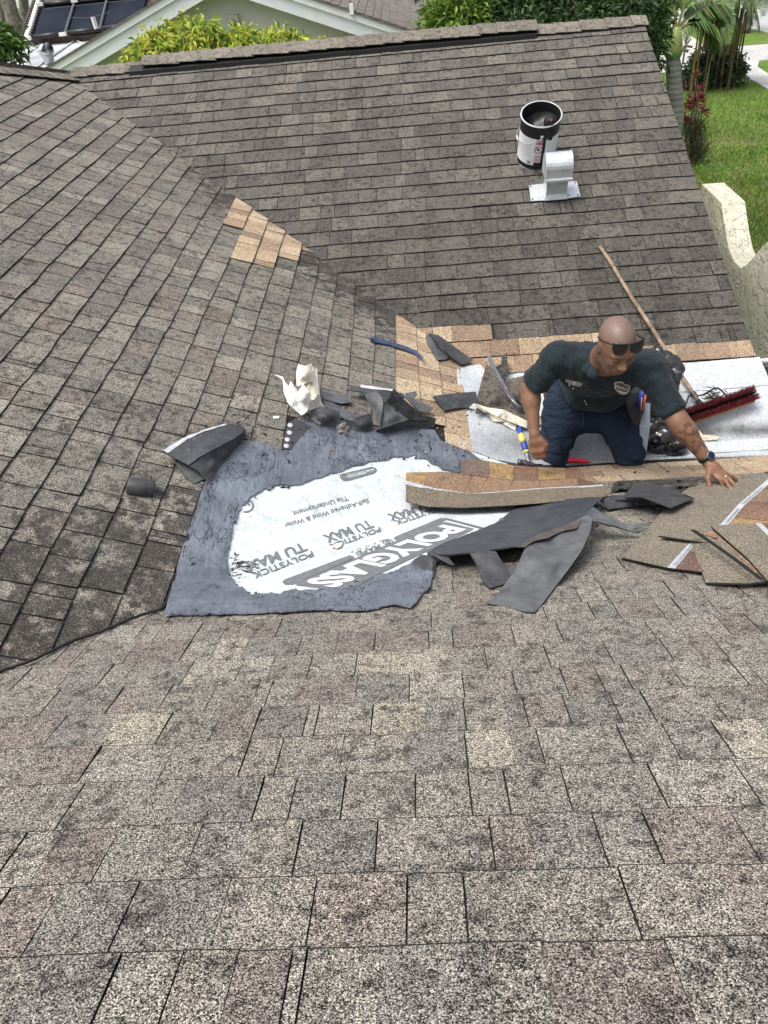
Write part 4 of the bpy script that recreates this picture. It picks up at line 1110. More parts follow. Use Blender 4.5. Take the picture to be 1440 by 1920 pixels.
for i in range(7):
    th = -.62 + i * .022; wrap('barcode_bar', th, th + .012, .055, .078, M['black'], .0024, 1)
mb = MB(); mb.lathe(cyl_pt(-.02, .285, 0), (ex * math.sin(-.02) - ey * math.cos(-.02)), [(.0, .014), (.009, .013), (.014, .006), (.014, 0)], 14); mb.build('handle_ear', M['steel'], t, True)
mb = MB(); mb.lathe(cyl_pt(math.pi - .6, .285, 0), (ex * math.sin(math.pi - .6) - ey * math.cos(math.pi - .6)), [(.0, .014), (.009, .013), (.014, .006), (.014, 0)], 14); mb.build('handle_ear', M['steel'], t, True)
pts = [cyl_pt(-.02 - 3.1 * k / 26, .285 - .095 * max(0, math.sin(math.pi * k / 26)) ** .8, .016) for k in range(27)]
mb = MB(); mb.tube(pts, .0026, 6); mb.build('wire_handle', M['steel'], t, True)
mb = MB(); mb.tube(pts[11:15], .007, 8); mb.build('handle_grip', M['tape'], t, True)
# brush resting in the bucket
t = empty('tar_brush', c0 + axb * .3, 'tar coated brush leaning in the bucket, its black handle over the rim', 'brush')
a = c0 + axb * (HB + .045) + (ex * math.sin(.35) - ey * math.cos(.35)) * (RB + .012); b = c0 + axb * .24 + (ex * .03 + ey * .05)
mb = MB(); mb.tube([a, a.lerp(b, .12), a.lerp(b, .3), a.lerp(b, .6)], [.013, .017, .016, .012], 12); mb.build('handle', M['black'], t, True)
mb = MB(); mb.tube([a.lerp(b, .55) + ex * .03, b + ex * .05 + ey * .02, b + ex * .06 + ey * .05 - axb * .04], [.03, .045, .02], 12); mb.build('bristle_head', M['bristleblack'], t, True)
mb = MB(); mb.box(cyl_pt(.33, .285, .001), ex * .028, axb * .035, ey * .002); mb.build('tar_smear', M['blackpaint'], t)

t = empty('roof_vent', hit(1040, 366), 'silver galvanised gooseneck roof vent with a curved hood and flat flange', 'roof vent')
vb = hit(1040, 364, .016); dn = -upB; ez = (nB * .93 + Vector((0, 0, .1)) + upB * .1).normalized(); fy = ez.cross(XX).normalized()   # fy points upslope
fl = MB()
c = vb + upB * .035
Fp = [c + XX * a + upB * b + nB * h for a, b, h in ((-.18, -.085, 0), (-.05, -.095, 0), (.05, -.095, 0), (.182, -.080, .002), (.178, .085, .001), (.0, .09, .002), (-.175, .085, 0))]
fl.add(Fp + [p - nB * .003 for p in Fp], [tuple(range(7)), tuple(range(13, 6, -1))] + [(i, i + 7, (i + 1) % 7 + 7, (i + 1) % 7) for i in range(7)])
fl.build('flange', M['galv'], t)
for (a, b) in ((-.165, -.07), (-.165, .07), (.165, -.065), (.165, .07), (.095, -.06), (.1, .075)):
    m2 = MB(); m2.lathe(c + XX * a + upB * b + nB * .002, nB, [(0, .004), (.005, .004), (.008, 0)], 10); m2.build('nail_head', M['darksteel'], t)
body = MB(); W = .073; D0 = .0; prof = [(-.055, 0), (-.055, .15), (.075, .16), (.075, 0)]
def vp(x, y, z): return vb + XX * x + fy * y + ez * z
# throat, slightly flared at its foot
for (x0, x1) in ((-W, W),):
    vs = []
    for (y0, y1, z) in ((-.075, .085, 0), (-.058, .075, .035), (-.055, .075, .17)):
        fx = W + (.012 if z == 0 else 0)
        vs += [vp(-fx, y0, z), vp(fx, y0, z), vp(fx, y1, z), vp(-fx, y1, z)]
    fs = [(4 * i + k, 4 * i + (k + 1) % 4, 4 * i + 4 + (k + 1) % 4, 4 * i + 4 + k) for i in range(2) for k in range(4)]
    body.add(vs, fs)
body.build('throat', M['galv'], t)
for sx in (-1, 1):
    m2 = MB(); m2.box(vp(sx * (W - .004), -.0585, .095), XX * .006, ez * .07, fy * .002); m2.build('seam', M['galv'], t)
hood = MB(); HW = .090; pr = []
for k in range(15):
    th = math.radians(-20 + 200 * k / 14); pr.append((-.003 - .086 * math.cos(th), .228 + .086 * math.sin(th)))
pr = [(-.091, .158), (-.092, .18)] + pr[1:] + [(.086, .13)]
vs = []
for (y, z) in pr: vs += [vp(-HW, y, z), vp(HW, y, z)]
hood.add(vs, [(2 * k, 2 * k + 1, 2 * k + 3, 2 * k + 2) for k in range(len(pr) - 1)])
for sx in (-1, 1):
    P = [vp(sx * HW, y, z) for y, z in pr]; hood.add(P, [tuple(range(len(P)))])
hood.build('hood', M['galv'], t)
for sx in (-1, 1):
    m2 = MB(); m2.tube([vp(sx * HW, y, z) for y, z in pr], .0045, 6); m2.build('hood_bead', M['galv'], t, True)
m2 = MB(); m2.box(vp(0, -.096, .163), XX * (HW + .006), ez * .008, fy * .006); m2.build('hood_lip', new_mat('bright_zinc_edge', (.74, .78, .8), .35, .4), t)

# broom
t = empty('push_broom', hit(1310, 760), 'long wooden push broom lying on the roof, red and black bristles turned up', 'broom')
pb = hit(1308, 752, .075); pt = hit(1125, 462, .03)
mb = MB(); mb.tube([pt.lerp(pb, k / 14) + Vector((0, 0, .004 * math.sin(k))) for k in range(15)], [.0105] + [.0125] * 13 + [.013], 12); mb.build('handle', M['wood'], t, True)
e0 = hit(1258, 794, .07); e1 = hit(1411, 742, .085); hx = (e1 - e0).normalized(); hu = (Vector((-.25, -.62, .75))); hu = (hu - hx * hu.dot(hx)).normalized(); hf = hx.cross(hu)
if hf.y > 0: hf = -hf
Lh = (e1 - e0).length; hc = (e0 + e1) / 2
mb = MB(); mb.box(hc - hu * .012 + hf * .004, hx * (Lh / 2), hu * .014, hf * .034); mb.build('block', M['blockwood'], t)
rb = random.Random(3)
for nm, mt, rows, sp in (('red_bristles', M['bristlered'], 6500, None), ('black_bristles', M['bristleblack'], 2600, 1)):
    mb = MB()
    for k in range(rows):
        s_ = rb.uniform(-1, 1); w = (rb.uniform(-.30, .30) if sp else rb.choice((-1, 1)) * rb.uniform(.28, 1.0)) * .033
        p = hc + hx * (s_ * Lh / 2) + hf * w
        q = p + hu * (rb.uniform(.045, .062) if not sp else rb.uniform(.04, .05)) + hx * (rb.gauss(0, .003) + (.012 * s_ if abs(s_) > .95 else 0)) + hf * (w * .4 + rb.gauss(0, .003))
        d_ = (hx if rb.random() < .5 else hf) * .0011
        mb.add([p - d_, p + d_, q + d_ * .6, q - d_ * .6], [(0, 1, 2, 3)])
    o = mb.build(nm, mt, t); o['kind'] = 'stuff'
mb = MB(); mb.tube([pb, hit(1318, 765, .075), hc + hf * -.02], [.018, .024, .026], 12); mb.build('socket', M['black'], t, True)
for pl in ([(1303, 738, .085), (1294, 740, .08), (1288, 752, .07), (1283, 768, .06)], [(1306, 742, .085), (1318, 740, .09), (1340, 728, .10), (1350, 730, .095), (1364, 744, .07)]):
    mb = MB(); mb.tube(px_path(pl, 4), .005, 8); mb.build('brace', M['black'], t, True)
mb = MB(); mb.tube([pb.lerp(pt, .03), pb.lerp(pt, .045)], .019, 12); mb.build('clamp_ring', M['darksteel'], t, True)
mb = MB()
for k in range(60):
    p = hit(rb.gauss(1338, 9), rb.gauss(742, 6), rb.uniform(.01, .06)); a = Vector((rb.gauss(0, .02), rb.gauss(0, .02), rb.gauss(0, .01))); mb.add([p - a, p + Vector((0, 0, .008)), p + a], [(0, 1, 2)])
o = mb.build('leaf_litter', noisy('dark_leaf_litter', (.03, .035, .02), (.1, .1, .07), 50, .9)); tag(o, 'dark scraps of leaf litter caught under the broom brace', 'leaf litter', kind='stuff')
print('tools ok', len(bpy.data.objects))

# ================================================================== GROUND AND BACKGROUND
G = -5.3
def ground_sheet(name, pts, mat, z, kind='structure'):
    V = [Vector((p[0], p[1], z)) for p in pts]
    mb = MB(); n = len(V)
    mb.add(V + [v - Vector((0, 0, .03)) for v in V], [tuple(range(n)) if sum(V[i].x * V[(i + 1) % n].y - V[(i + 1) % n].x * V[i].y for i in range(n)) > 0 else tuple(range(n - 1, -1, -1))] + [(i, i + n, (i + 1) % n + n, (i + 1) % n) for i in range(n)])
    o = mb.build(name, mat); o['kind'] = kind; return o
def gp(px, py): p = at_z(px, py, G); return (p.x, p.y)
grassm = new_mat('lawn_ground', rough=.95, spec=.1); t_ = NT(grassm)
g_ = t_.ramp(t_.noise(.9, 6, .7), [(.3, (.06, .12, .02)), (.46, (.12, .21, .035)), (.58, (.17, .235, .055)), (.7, (.22, .21, .10))])
g_ = t_.mix(t_.rampv(t_.noise(9, 5, .8), .42, .62, 0, .55), g_, (.05, .105, .015))
t_.base(g_); t_.nor(t_.bump(t_.noise(22, 4, .8), .05, .8))
ground_sheet('lawn', [(-600, -300), (600, -300), (600, 1500), (-600, 1500)], grassm, G)
pav = new_mat('pale_brick_pavers', rough=.85); t_ = NT(pav)
bk = t_.node('ShaderNodeTexBrick'); bk.inputs['Scale'].default_value = 4.5; bk.inputs['Color1'].default_value = (.46, .46, .44, 1); bk.inputs['Color2'].default_value = (.33, .335, .33, 1); bk.inputs['Mortar'].default_value = (.24, .24, .23, 1); bk.inputs['Mortar Size'].default_value = .03
t_.l.new(t_.pos(), bk.inputs['Vector'])
t_.base(t_.mix(t_.rampv(t_.noise(1.2, 4), .35, .65, 0, .5), bk.outputs[0], (.55, .55, .52)))
conc = noisy('pale_concrete', (.38, .39, .38), (.52, .52, .5), 1.5, .9, .004, 40)
ground_sheet('driveway', [gp(*p) for p in [(1150, 150), (1236, 139), (1290, 131), (1396, 117), (1500, 108), (1560, 78), (1440, 84), (1388, 88), (1340, 92), (1281, 97), (1225, 101), (1140, 112)]], pav, G + .03)
ground_sheet('footpath', [gp(*p) for p in [(1388, 116), (1400, 146), (1440, 169), (1500, 196), (1520, 150), (1440, 140), (1420, 127), (1424, 114)]], conc, G + .034)
ground_sheet('footpath', [gp(*p) for p in [(1245, 50), (1262, 48), (1330, 92), (1350, 100), (1300, 97), (1276, 88)]], conc, G + .034)
ground_sheet('road', [gp(*p) for p in [(1100, 46), (1230, 62), (1270, 48), (1330, 46), (1380, 48), (1440, 62), (1700, 90), (1800, 20), (1500, -20), (1300, -5), (1100, 10)]], noisy('pale_road', (.36, .37, .37), (.5, .5, .49), .6, .9), G + .03)  # pale grey road surface, varied by noise
# grass blades near the house
mb = MB(); rg = random.Random(12)
vs = []; fs = []; tn = []
for k in range(26000):
    px, py = rg.uniform(1235, 1470), 135 + 400 * rg.random() ** .75
    x, y = gp(px, py); x += rg.uniform(-.1, .1); y += rg.uniform(-.2, .2)
    if py < 175 and px > 1380: continue
    hgt = rg.uniform(.04, .10) * (1 + .5 * noise.noise(Vector((x * .8, y * .8, 0)))); a = rg.uniform(0, 6.28); w = .012; lx, ly = rg.gauss(0, .04), rg.gauss(0, .04)
    b = len(vs); vs += [(x - w * math.cos(a), y - w * math.sin(a), G), (x + w * math.cos(a), y + w * math.sin(a), G), (x + lx, y + ly, G + hgt)]
    fs.append((b, b + 1, b + 2)); q = .5 + .5 * noise.noise(Vector((x * .5, y * .5, 3))) + .35 * noise.noise(Vector((x * 2.2, y * 2.2, 6))); dry = 1 if rg.random() < .14 + .9 * max(0, noise.noise(Vector((x * .7, y * .7, 8)))) else 0
    jq = rg.uniform(.65, 1.2); c = ((.09 + .10 * q) * jq, (.20 + .03 * q) * jq, (.028 + .02 * q) * jq, 0) if not dry else (.27 * jq, .23 * jq, .12 * jq, 0); tn += [c] * 3
def leaf_mat(name, gloss=.45, trans=.25):
    m = new_mat(name, rough=gloss, spec=.4); t = NT(m); c, _ = t.attr(); t.base(c)
    m.node_tree.nodes['Principled BSDF'].inputs['Transmission Weight'].default_value = 0
    tr = t.node('ShaderNodeBsdfTranslucent'); t.l.new(c, tr.inputs[0]); mx = t.node('ShaderNodeMixShader'); mx.inputs[0].default_value = trans
    t.l.new(t.b.outputs[0], mx.inputs[1]); t.l.new(tr.outputs[0], mx.inputs[2]); t.l.new(mx.outputs[0], t.n['Material Output'].inputs[0]); return m
LEAF = leaf_mat('leaf')
o = mesh_obj('grass', vs, fs, LEAF, None, None, tn); tag(o, 'short patchy green grass of the front lawn', 'grass', kind='stuff')
BARK = noisy('grey_bark', (.09, .08, .065), (.22, .20, .17), 9, .9, .02, 30)

def leaves(name, clumps, n, size, cols, parent, seed, droop=.35, aspect=.38, per=5, spread=.12):
    """twig ends spread through the crown's volume, each with a few folded leaves"""
    r = random.Random(seed); vs = []; fs = []; tn = []
    tot = sum(c[3] * c[4] for c in clumps)
    for (cx, cy, cz, rx, rz) in [(c[0], c[1], c[2], c[3], c[4]) for c in clumps]:
        m = int(n * rx * rz / tot)
        for _ in range(m):
            while True:
                v = Vector((r.gauss(0, 1), r.gauss(0, 1), r.gauss(0, 1)))
                if v.length > .01: break
            v.normalize(); q = r.random() ** .35; q *= 1 + .22 * noise.noise(v * 2.2 + Vector((cx, cy, cz)))
            P = Vector((cx + v.x * rx * q, cy + v.y * rx * q, cz + v.z * rz * q))
            tw = v * .7 + Vector((r.gauss(0, .5), r.gauss(0, .5), r.gauss(0, .4)))
            tw.normalize(); tcol = r.choice(cols); lj = r.uniform(.75, 1.25)
            for k in range(per):
                d = (tw + Vector((r.gauss(0, .7), r.gauss(0, .7), r.gauss(0, .5) - droop))).normalized()
                L = size * r.uniform(.6, 1.25); s_ = d.cross(Vector((r.gauss(0, .5), r.gauss(0, .5), 1))).normalized() * L * aspect * .5
                p0 = P + Vector((r.gauss(0, 1), r.gauss(0, 1), r.gauss(0, 1))) * spread * .5
                up = s_.cross(d).normalized() * L * .10
                b = len(vs); vs += [p0, p0 + d * L * .45 + s_ + up, p0 + d * L - Vector((0, 0, L * .15)), p0 + d * L * .45 - s_ + up]
                fs += [(b, b + 1, b + 2), (b, b + 2, b + 3)]
                c = [min(.9, q_ * lj * r.uniform(.85, 1.15)) for q_ in tcol]; tn += [(*c, 0)] * 4
    return mesh_obj(name, vs, fs, LEAF, parent, None, tn)
def trunk(name, pts, rads, mat, parent, n=12):
    mb = MB(); P = bez(pts, 5); R = [rads[0] + (rads[-1] - rads[0]) * k / (len(P) - 1) for k in range(len(P))]
    mb.tube(P, [r * (1 + .06 * math.sin(i * 2.1)) for i, r in enumerate(R)], n); return mb.build(name, mat, parent, True)

# dark tree behind the right part of the ridge
tb = at_y(1000, 0, 13.5)
t = empty('leafy_tree', (tb.x, 13.5, G), 'dense dark green leafy tree beyond the ridge, between the neighbour roof and the palm', 'tree')
cl = []
for (px, py, Y, r_) in ((870, 45, 12.6, .62), (850, 100, 12.2, .40), (930, 20, 13, .8), (960, 85, 12.2, .55), (1020, 30, 13, .85), (1050, 90, 12.2, .55), (1100, 25, 13, .8), (1130, 75, 12.4, .5), (1170, 10, 13.6, .7), (1195, 80, 13.0, .42), (920, -60, 14, 1.1), (1060, -70, 14, 1.2), (1200, 60, 13.6, .45), (1010, 120, 13, .9), (1150, 130, 13.2, .7)):
    p = at_y(px, py, Y); cl.append((p.x, p.y, p.z, r_, r_ * .9))
leaves('crown', cl, 9000, .115, [(.035, .075, .022), (.028, .062, .02), (.05, .10, .028), (.045, .085, .03), (.075, .14, .03)], t, 1, droop=.1)
c2 = []
for (px, py, Y, r_) in ((835, 42, 12.0, .30), (850, 90, 11.6, .22), (875, 20, 12, .3), (900, 110, 11.6, .18), (935, 112, 11.6, .14), (1010, 100, 11.6, .15), (1045, 98, 11.6, .14), (1110, 95, 11.8, .12)):
    p = at_y(px, py, Y); c2.append((p.x, p.y, p.z, r_, r_))
leaves('young_leaves', c2, 900, .11, [(.22, .33, .05), (.16, .27, .05), (.12, .2, .04)], t, 2, droop=-.1)
trunk('trunk', [(tb.x, 13.6, G), (tb.x + .1, 13.6, -3.8), (tb.x, 13.5, -2.2)], [.22, .12], BARK, t)
# mango
mc = at_y(420, 95, 10.6)
t = empty('mango_tree', (mc.x, 11, G), 'bright yellow green leafy treetop rising just behind the ridge, before the stucco gable', 'tree')
cl = []
for (px, py, r_) in ((265, 110, .26), (300, 80, .34), (345, 62, .30), (378, 58, .26), (330, 110, .38), (400, 95, .36), (450, 82, .32), (490, 78, .30), (530, 80, .32), (565, 92, .26), (480, 120, .34), (420, 130, .34), (250, 134, .22), (370, 140, .3), (550, 115, .28), (590, 100, .16), (225, 140, .14), (455, 60, .16), (355, 45, .16), (525, 66, .14)):
    p = at_y(px + 4, py + 22, 10.6 + rnd.uniform(-.3, .5)); cl.append((p.x, p.y, p.z, r_ * .72, r_ * .58))
leaves('crown', cl, 6500, .115, [(.40, .48, .06), (.46, .54, .08), (.26, .38, .05), (.54, .56, .12), (.13, .22, .035), (.42, .44, .12)], t, 5, droop=.7, aspect=.27, per=6)
trunk('trunk', [(mc.x, 11, G), (mc.x + .05, 11, -3.6), (mc.x, 10.9, -2.0)], [.16, .09], BARK, t)

# neighbour house with the stucco gable
YG = 14.0
ap = at_y(404, -62, YG); le = at_y(75, 137, YG); re_ = at_y(815, 75, YG)
t = empty('neighbour_house', (ap.x, YG, G), 'neighbour house: pale green stucco gable with white fascia boards and grey shingle roof', 'house')
wallm = new_mat('pale_green_stucco', rough=.9, spec=.2); t_ = NT(wallm)
t_.base(t_.ramp(t_.noise(.7, 4), [(.35, (.62, .585, .545)), (.65, (.70, .665, .62))])); t_.nor(t_.bump(t_.noise(5, 6, .7), .02, .7))
mb = MB(); sl_ = (ap.z - le.z) / (ap.x - le.x); sr = (ap.z - re_.z) / (re_.x - ap.x)
xl, xr_ = ap.x - 4.6, ap.x + 4.2
F = [(xl, YG + .35, G), (xr_, YG + .35, G), (xr_, YG + .35, ap.z - sr * 4.2 - .1), (ap.x, YG + .35, ap.z - .1), (xl, YG + .35, ap.z - sl_ * 4.6 - .1)]
mb.add(F + [(p[0], p[1] + .2, p[2]) for p in F], [(0, 1, 2, 3, 4), (9, 8, 7, 6, 5)] + [(i, i + 5, (i + 1) % 5 + 5, (i + 1) % 5) for i in range(5)])
mb.build('gable_wall', wallm, t)
FW = noisy('white_fascia_boards', (.78, .80, .79), (.86, .87, .865), 5, .6, .003, 30)
def rafter(x0, z0, x1, z1, dz0, dz1, y0, y1, name, mat):
    mb = MB(); P = [Vector((x0, y0, z0 - dz0)), Vector((x1, y0, z1 - dz0)), Vector((x1, y0, z1 - dz1)), Vector((x0, y0, z0 - dz1))]
    mb.add(P + [p + Vector((0, y1 - y0, 0)) for p in P], [(0, 1, 2, 3), (7, 6, 5, 4)] + [(i, i + 4, (i + 1) % 4 + 4, (i + 1) % 4) for i in range(4)])
    return mb.build(name, mat, t)
for (x1, s_) in ((ap.x - 4.9, sl_), (ap.x + 4.6, sr)):
    z1 = ap.z - s_ * abs(x1 - ap.x)
    rafter(ap.x, ap.z, x1, z1, .0, .10, YG - .03, YG + .02, 'fascia_board', FW)
    rafter(ap.x, ap.z, x1, z1, .105, .29, YG, YG + .04, 'fascia_board', FW)
    rafter(ap.x, ap.z, x1, z1, .24, .27, YG + .05, YG + .34, 'soffit', FW)
    mb = MB(); dx = x1 - ap.x
    mb.add([(ap.x, YG - .05, ap.z + .03), (x1, YG - .05, z1 + .03), (x1, YG + 12, z1 + .03), (ap.x, YG + 12, ap.z + .03),
            (ap.x, YG - .05, ap.z), (x1, YG - .05, z1), (x1, YG + 12, z1), (ap.x, YG + 12, ap.z)], [(0, 1, 2, 3) if dx > 0 else (3, 2, 1, 0), (0, 4, 5, 1), (7, 6, 5, 4), (1, 5, 6, 2), (3, 2, 6, 7)], 0, (.21, .195, .19, .1))
    mb.build('roof_slope', M['old'], t)
# shingle courses on the visible right slope of that roof
mb = MB(); x1 = ap.x + 4.6; n_ = Vector((sr, 0, 1)).normalized(); rr = random.Random(8)
for k in range(34):
    xa = ap.x + .4 + k * .125; y = YG - .05
    while y < YG + 7:
        w = rr.uniform(.15, .32); cj = rr.uniform(.85, 1.15); c = [q * cj for q in (.20, .185, .185)]
        za = ap.z - sr * (xa - ap.x) + .03
        mb.add([(xa, y, za + .003), (xa + .127, y, za - .127 * sr + .012), (xa + .127, y + w - .006, za - .127 * sr + .012), (xa, y + w - .006, za + .003), (xa + .127, y, za - .127 * sr - .002), (xa + .127, y + w - .006, za - .127 * sr - .002)], [(0, 1, 2, 3), (1, 4, 5, 2)], 0, (*c, .1)); y += w
o = mb.build('shingle', M['old'], t); o['kind'] = 'stuff'
# gable light, its cable, gutter bracket
lp = at_y(438, 41, YG + .30)
mb = MB(); mb.box(lp, (.085, 0, 0), (0, .05, 0), (0, 0, .10)); l_ = mb.build('wall_light_box', noisy('cream_plastic', (.45, .44, .38), (.6, .58, .5), 20, .6), t)
mb = MB(); mb.lathe(lp + Vector((0, -.052, -.01)), (0, -1, 0), [(0, .03), (.04, .025), (.055, .005), (.06, 0)], 18); mb.build('lamp_lens', noisy('amber_lens', (.3, .25, .15), (.45, .38, .25), 40, .4), l_, True)
mb = MB(); mb.tube([lp + Vector((.03, .03, -.1)), lp + Vector((.05, .03, -.35)), lp + Vector((.04, .035, -.9))], .006, 6); mb.build('cable', M['galv'], t)
dl = at_y(661, 35, YG + .33); mb = MB(); mb.tube([dl, dl - Vector((-.01, 0, 1.2))], .008, 6); mb.build('cable', M['darksteel'], t)
mb = MB(); mb.box(at_y(659, 17, YG - .05), (.03, 0, 0), (0, .02, 0), (0, 0, .07)); mb.build('downpipe_clip', FW, t)
# further dark roof at the top
t = empty('dark_roofed_house', (1, 24, G), 'dark shingled roof behind the neighbour gable at the top of the photo', 'house')
p0 = at_y(700, 45, 22); mb = MB(); rr = random.Random(18)
pn = Vector((0, -.35, 1)).normalized()
V = [Vector((-6, 20.5, p0.z - .35 * 1.5)), Vector((3.2, 20.5, p0.z - .35 * 1.5)), Vector((3.2, 26, p0.z + .35 * 4)), Vector((-6, 26, p0.z + .35 * 4))]
mb.add(V + [v - Vector((0, 0, .2)) for v in V], [(0, 1, 2, 3), (0, 4, 5, 1), (7, 6, 5, 4), (1, 5, 6, 2), (0, 3, 7, 4)], 0, (.07, .062, .066, .2)); mb.build('roof_slope', M['old'], t)
mb = MB()
for k in range(26):
    y = 20.5 + k * .2; xx = -3.5
    while xx < 3.2:
        w = rr.uniform(.25, .5); z = p0.z + .35 * (y - 22); cj = rr.uniform(.75, 1.3); c = [q * cj for q in (.085, .072, .078)]
        mb.add([(xx, y, z + .03), (xx + w - .015, y, z + .03), (xx + w - .015, y + .2, z + .072), (xx, y + .2, z + .072), (xx, y, z), (xx + w - .015, y, z)], [(0, 1, 2, 3), (4, 5, 1, 0)], 0, (*c, .1)); xx += w
o = mb.build('shingle', M['old'], t); o['kind'] = 'stuff'
mb = MB(); mb.box((-1.4, 23, -4.2), (4.4, 0, 0), (0, 2, 0), (0, 0, 1.2)); mb.build('wall', wallm, t)

# solar panel house top left with its flat grey roof
cz = at_y(100, 72, 21); 
t = empty('solar_roofed_house', (cz.x, 24, G), 'house at the top left with black solar pool panels over a pale flat roof', 'house')
nrm_ = np.array([0, -.42, 1.0]); cc = float(np.dot(nrm_, np.array(cz)))
def sp(px, py, off=0.0): return on_plane(px, py, nrm_, cc + off)
def slab3(name, pts, mat, off, th, parent, tone=(1, 1, 1, 0)):
    P = [sp(p[0], p[1], off) for p in pts]; n = len(P); D = Vector((0, -.387, .922)) * th
    a = (P[1] - P[0]).cross(P[2] - P[0])
    if a.z < 0: P = P[::-1]
    mb = MB(); mb.add(P + [p - D for p in P], [tuple(range(n)), tuple(range(2 * n - 1, n - 1, -1))] + [(i, i + n, (i + 1) % n + n, (i + 1) % n) for i in range(n)], 0, tone)
    return mb.build(name, mat, parent)
slab3('shingle_slope', [(34, 73), (190, 64), (330, 56), (330, -30), (68, -30), (60, 0)], M['old'], 0, .15, t, (.13, .11, .10, .3))
for k in range(22):
    y0 = 72 - k * 4.6
    if k < 16: slab3('shingle_course', [(35 + k * 1.75, y0), (62 + k * 1.4, y0 - 2), (62 + k * 1.4, y0 - 3.3), (35.5 + k * 1.75, y0 - 1.4)], M['asphalt'], .02, .015, t)
M['strapgrey'] = new_mat('grey_strap', (.10, .105, .11), .8)
solm = noisy('solar_mat_black', (.010, .014, .024), (.020, .026, .040), 1.5, .85, spec=.12)
PN = [[(63, 70), (119, 62.5), (137, 3), (81, 8)], [(124, 62), (185, 55), (199, -3), (141, 3)], [(190, 54), (262, 44), (275, -10), (203, -3)]]
for P in PN:
    pn_ = slab3('solar_panel', P, solm, .10, .04, t)
    a, b = sp(P[3][0], P[3][1], .16), sp(P[2][0], P[2][1], .16); mb = MB(); mb.tube([a, b], .05, 8); mb.build('header_pipe', M['black'], pn_, True)
    a, b = sp(P[0][0], P[0][1], .16), sp(P[1][0], P[1][1], .16); mb = MB(); mb.tube([a, b], .05, 8); mb.build('header_pipe', M['black'], pn_, True)
for (a, b) in (((122, 62), (140, 2)), ((187, 55), (201, -4))):
    mb = MB(); mb.tube([sp(*a, .15), sp(*b, .15)], .03, 6); mb.build('strap', M['strapgrey'], t)
for pl in ([(80, 17), (140, 11), (200, 4), (255, 0)], [(134, 33), (160, 34), (192, 27), (205, 22)]):
    mb = MB(); mb.tube([sp(p[0], p[1], .17) for p in pl], .006, 5); mb.build('hold_down_wire', M['strapgrey'], t)
mb = MB(); P = [sp(*p, .12) for p in ((73, 0), (66, 22), (58, 48), (49, 70), (56, 71))]; mb.tube(P, .055, 8); mb.build('white_pipe', M['paperwhite'], t, True)
for (x, y) in ((75, 8), (52, 72), (118, 64), (140, 1)):
    mb = MB(); mb.box(sp(x, y, .2), (.08, 0, 0), (0, .05, 0), (0, 0, .035)); mb.build('pipe_coupling', M['paperwhite'], t)
zf = cz.z - .12
def fp(px, py, o_=0): return at_z(px, py, zf + o_)
flatm = new_mat('weathered_flat_roof', rough=.7); t_ = NT(flatm)
mpn = t_.node('ShaderNodeMapping'); mpn.inputs['Scale'].default_value = (.35, 2.2, 1); mpn.inputs['Rotation'].default_value = (0, 0, .35); t_.l.new(t_.pos(), mpn.inputs[0])
t_.base(t_.ramp(t_.noise(1.1, 6, .7, mpn.outputs[0]), [(.35, (.24, .245, .25)), (.5, (.42, .44, .45)), (.66, (.58, .61, .62))]))
mb = MB(); P = [fp(-60, 95), fp(34, 76), fp(200, 58), fp(300, 45), fp(160, 160), fp(-60, 190)]; P2 = [p - Vector((0, 0, .2)) for p in P]; n = 6
a = (P[1] - P[0]).cross(P[2] - P[0]); 
mb.add(P + P2, [tuple(range(6)) if a.z > 0 else tuple(range(5, -1, -1)), tuple(range(11, 5, -1))] + [(i, i + 6, (i + 1) % 6 + 6, (i + 1) % 6) for i in range(6)])
mb.build('flat_roof', flatm, t)
for (a, b) in (((34, 76), (100, 110)), ((100, 68), (20, 120)), ((160, 62), (60, 132)), ((125, 66), (170, 90))):
    mb = MB(); mb.tube([fp(*a, .02), fp(*b, .02)], .02, 5); mb.build('membrane_seam', flatm, t)
mb = MB(); mb.box((cz.x, 22.5, zf - 1.7), (3.2, 0, 0), (0, 2.5, 0), (0, 0, 1.4)); mb.build('wall', wallm, t)
for k in range(3):
    mb = MB(); a, b = fp(-20 + 10 * k, 112 + 4 * k, .25 + .05 * k), fp(88 + 8 * k, 136 + 2 * k, .2); mb.box((a + b) / 2, (b - a) / 2, (0, .05, 0), (0, 0, .035)); mb.build('pergola_rail', FW, t)
o = mb  # vent pipe standing on the flat roof, and the white stub by the fascia
t = empty('plumbing_vent', fp(90, 112), 'short bluish plumbing vent pipe with a hooked cap on the pale flat roof', 'vent pipe')
mb = MB(); mb.tube([fp(92, 118, .0), fp(89, 104, .18)], .105, 14); mb.build('pipe', M['galv'], t, True)
mb = MB(); mb.tube([fp(79, 100, .16), fp(83, 93, .3), fp(90, 91, .34), fp(96, 97, .2)], [.07, .1, .1, .06], 12); mb.build('cap', M['galv'], t, True)
t = empty('white_pipe_stub', fp(178, 50), 'white square pipe standing in front of the solar panels beside the fascia', 'vent pipe')
mb = MB(); a, b = at_y(181, 54, 19.5), at_y(174, 32, 19.5); mb.tube([a, b], .05, 4); mb.build('pipe', M['paperwhite'], t)
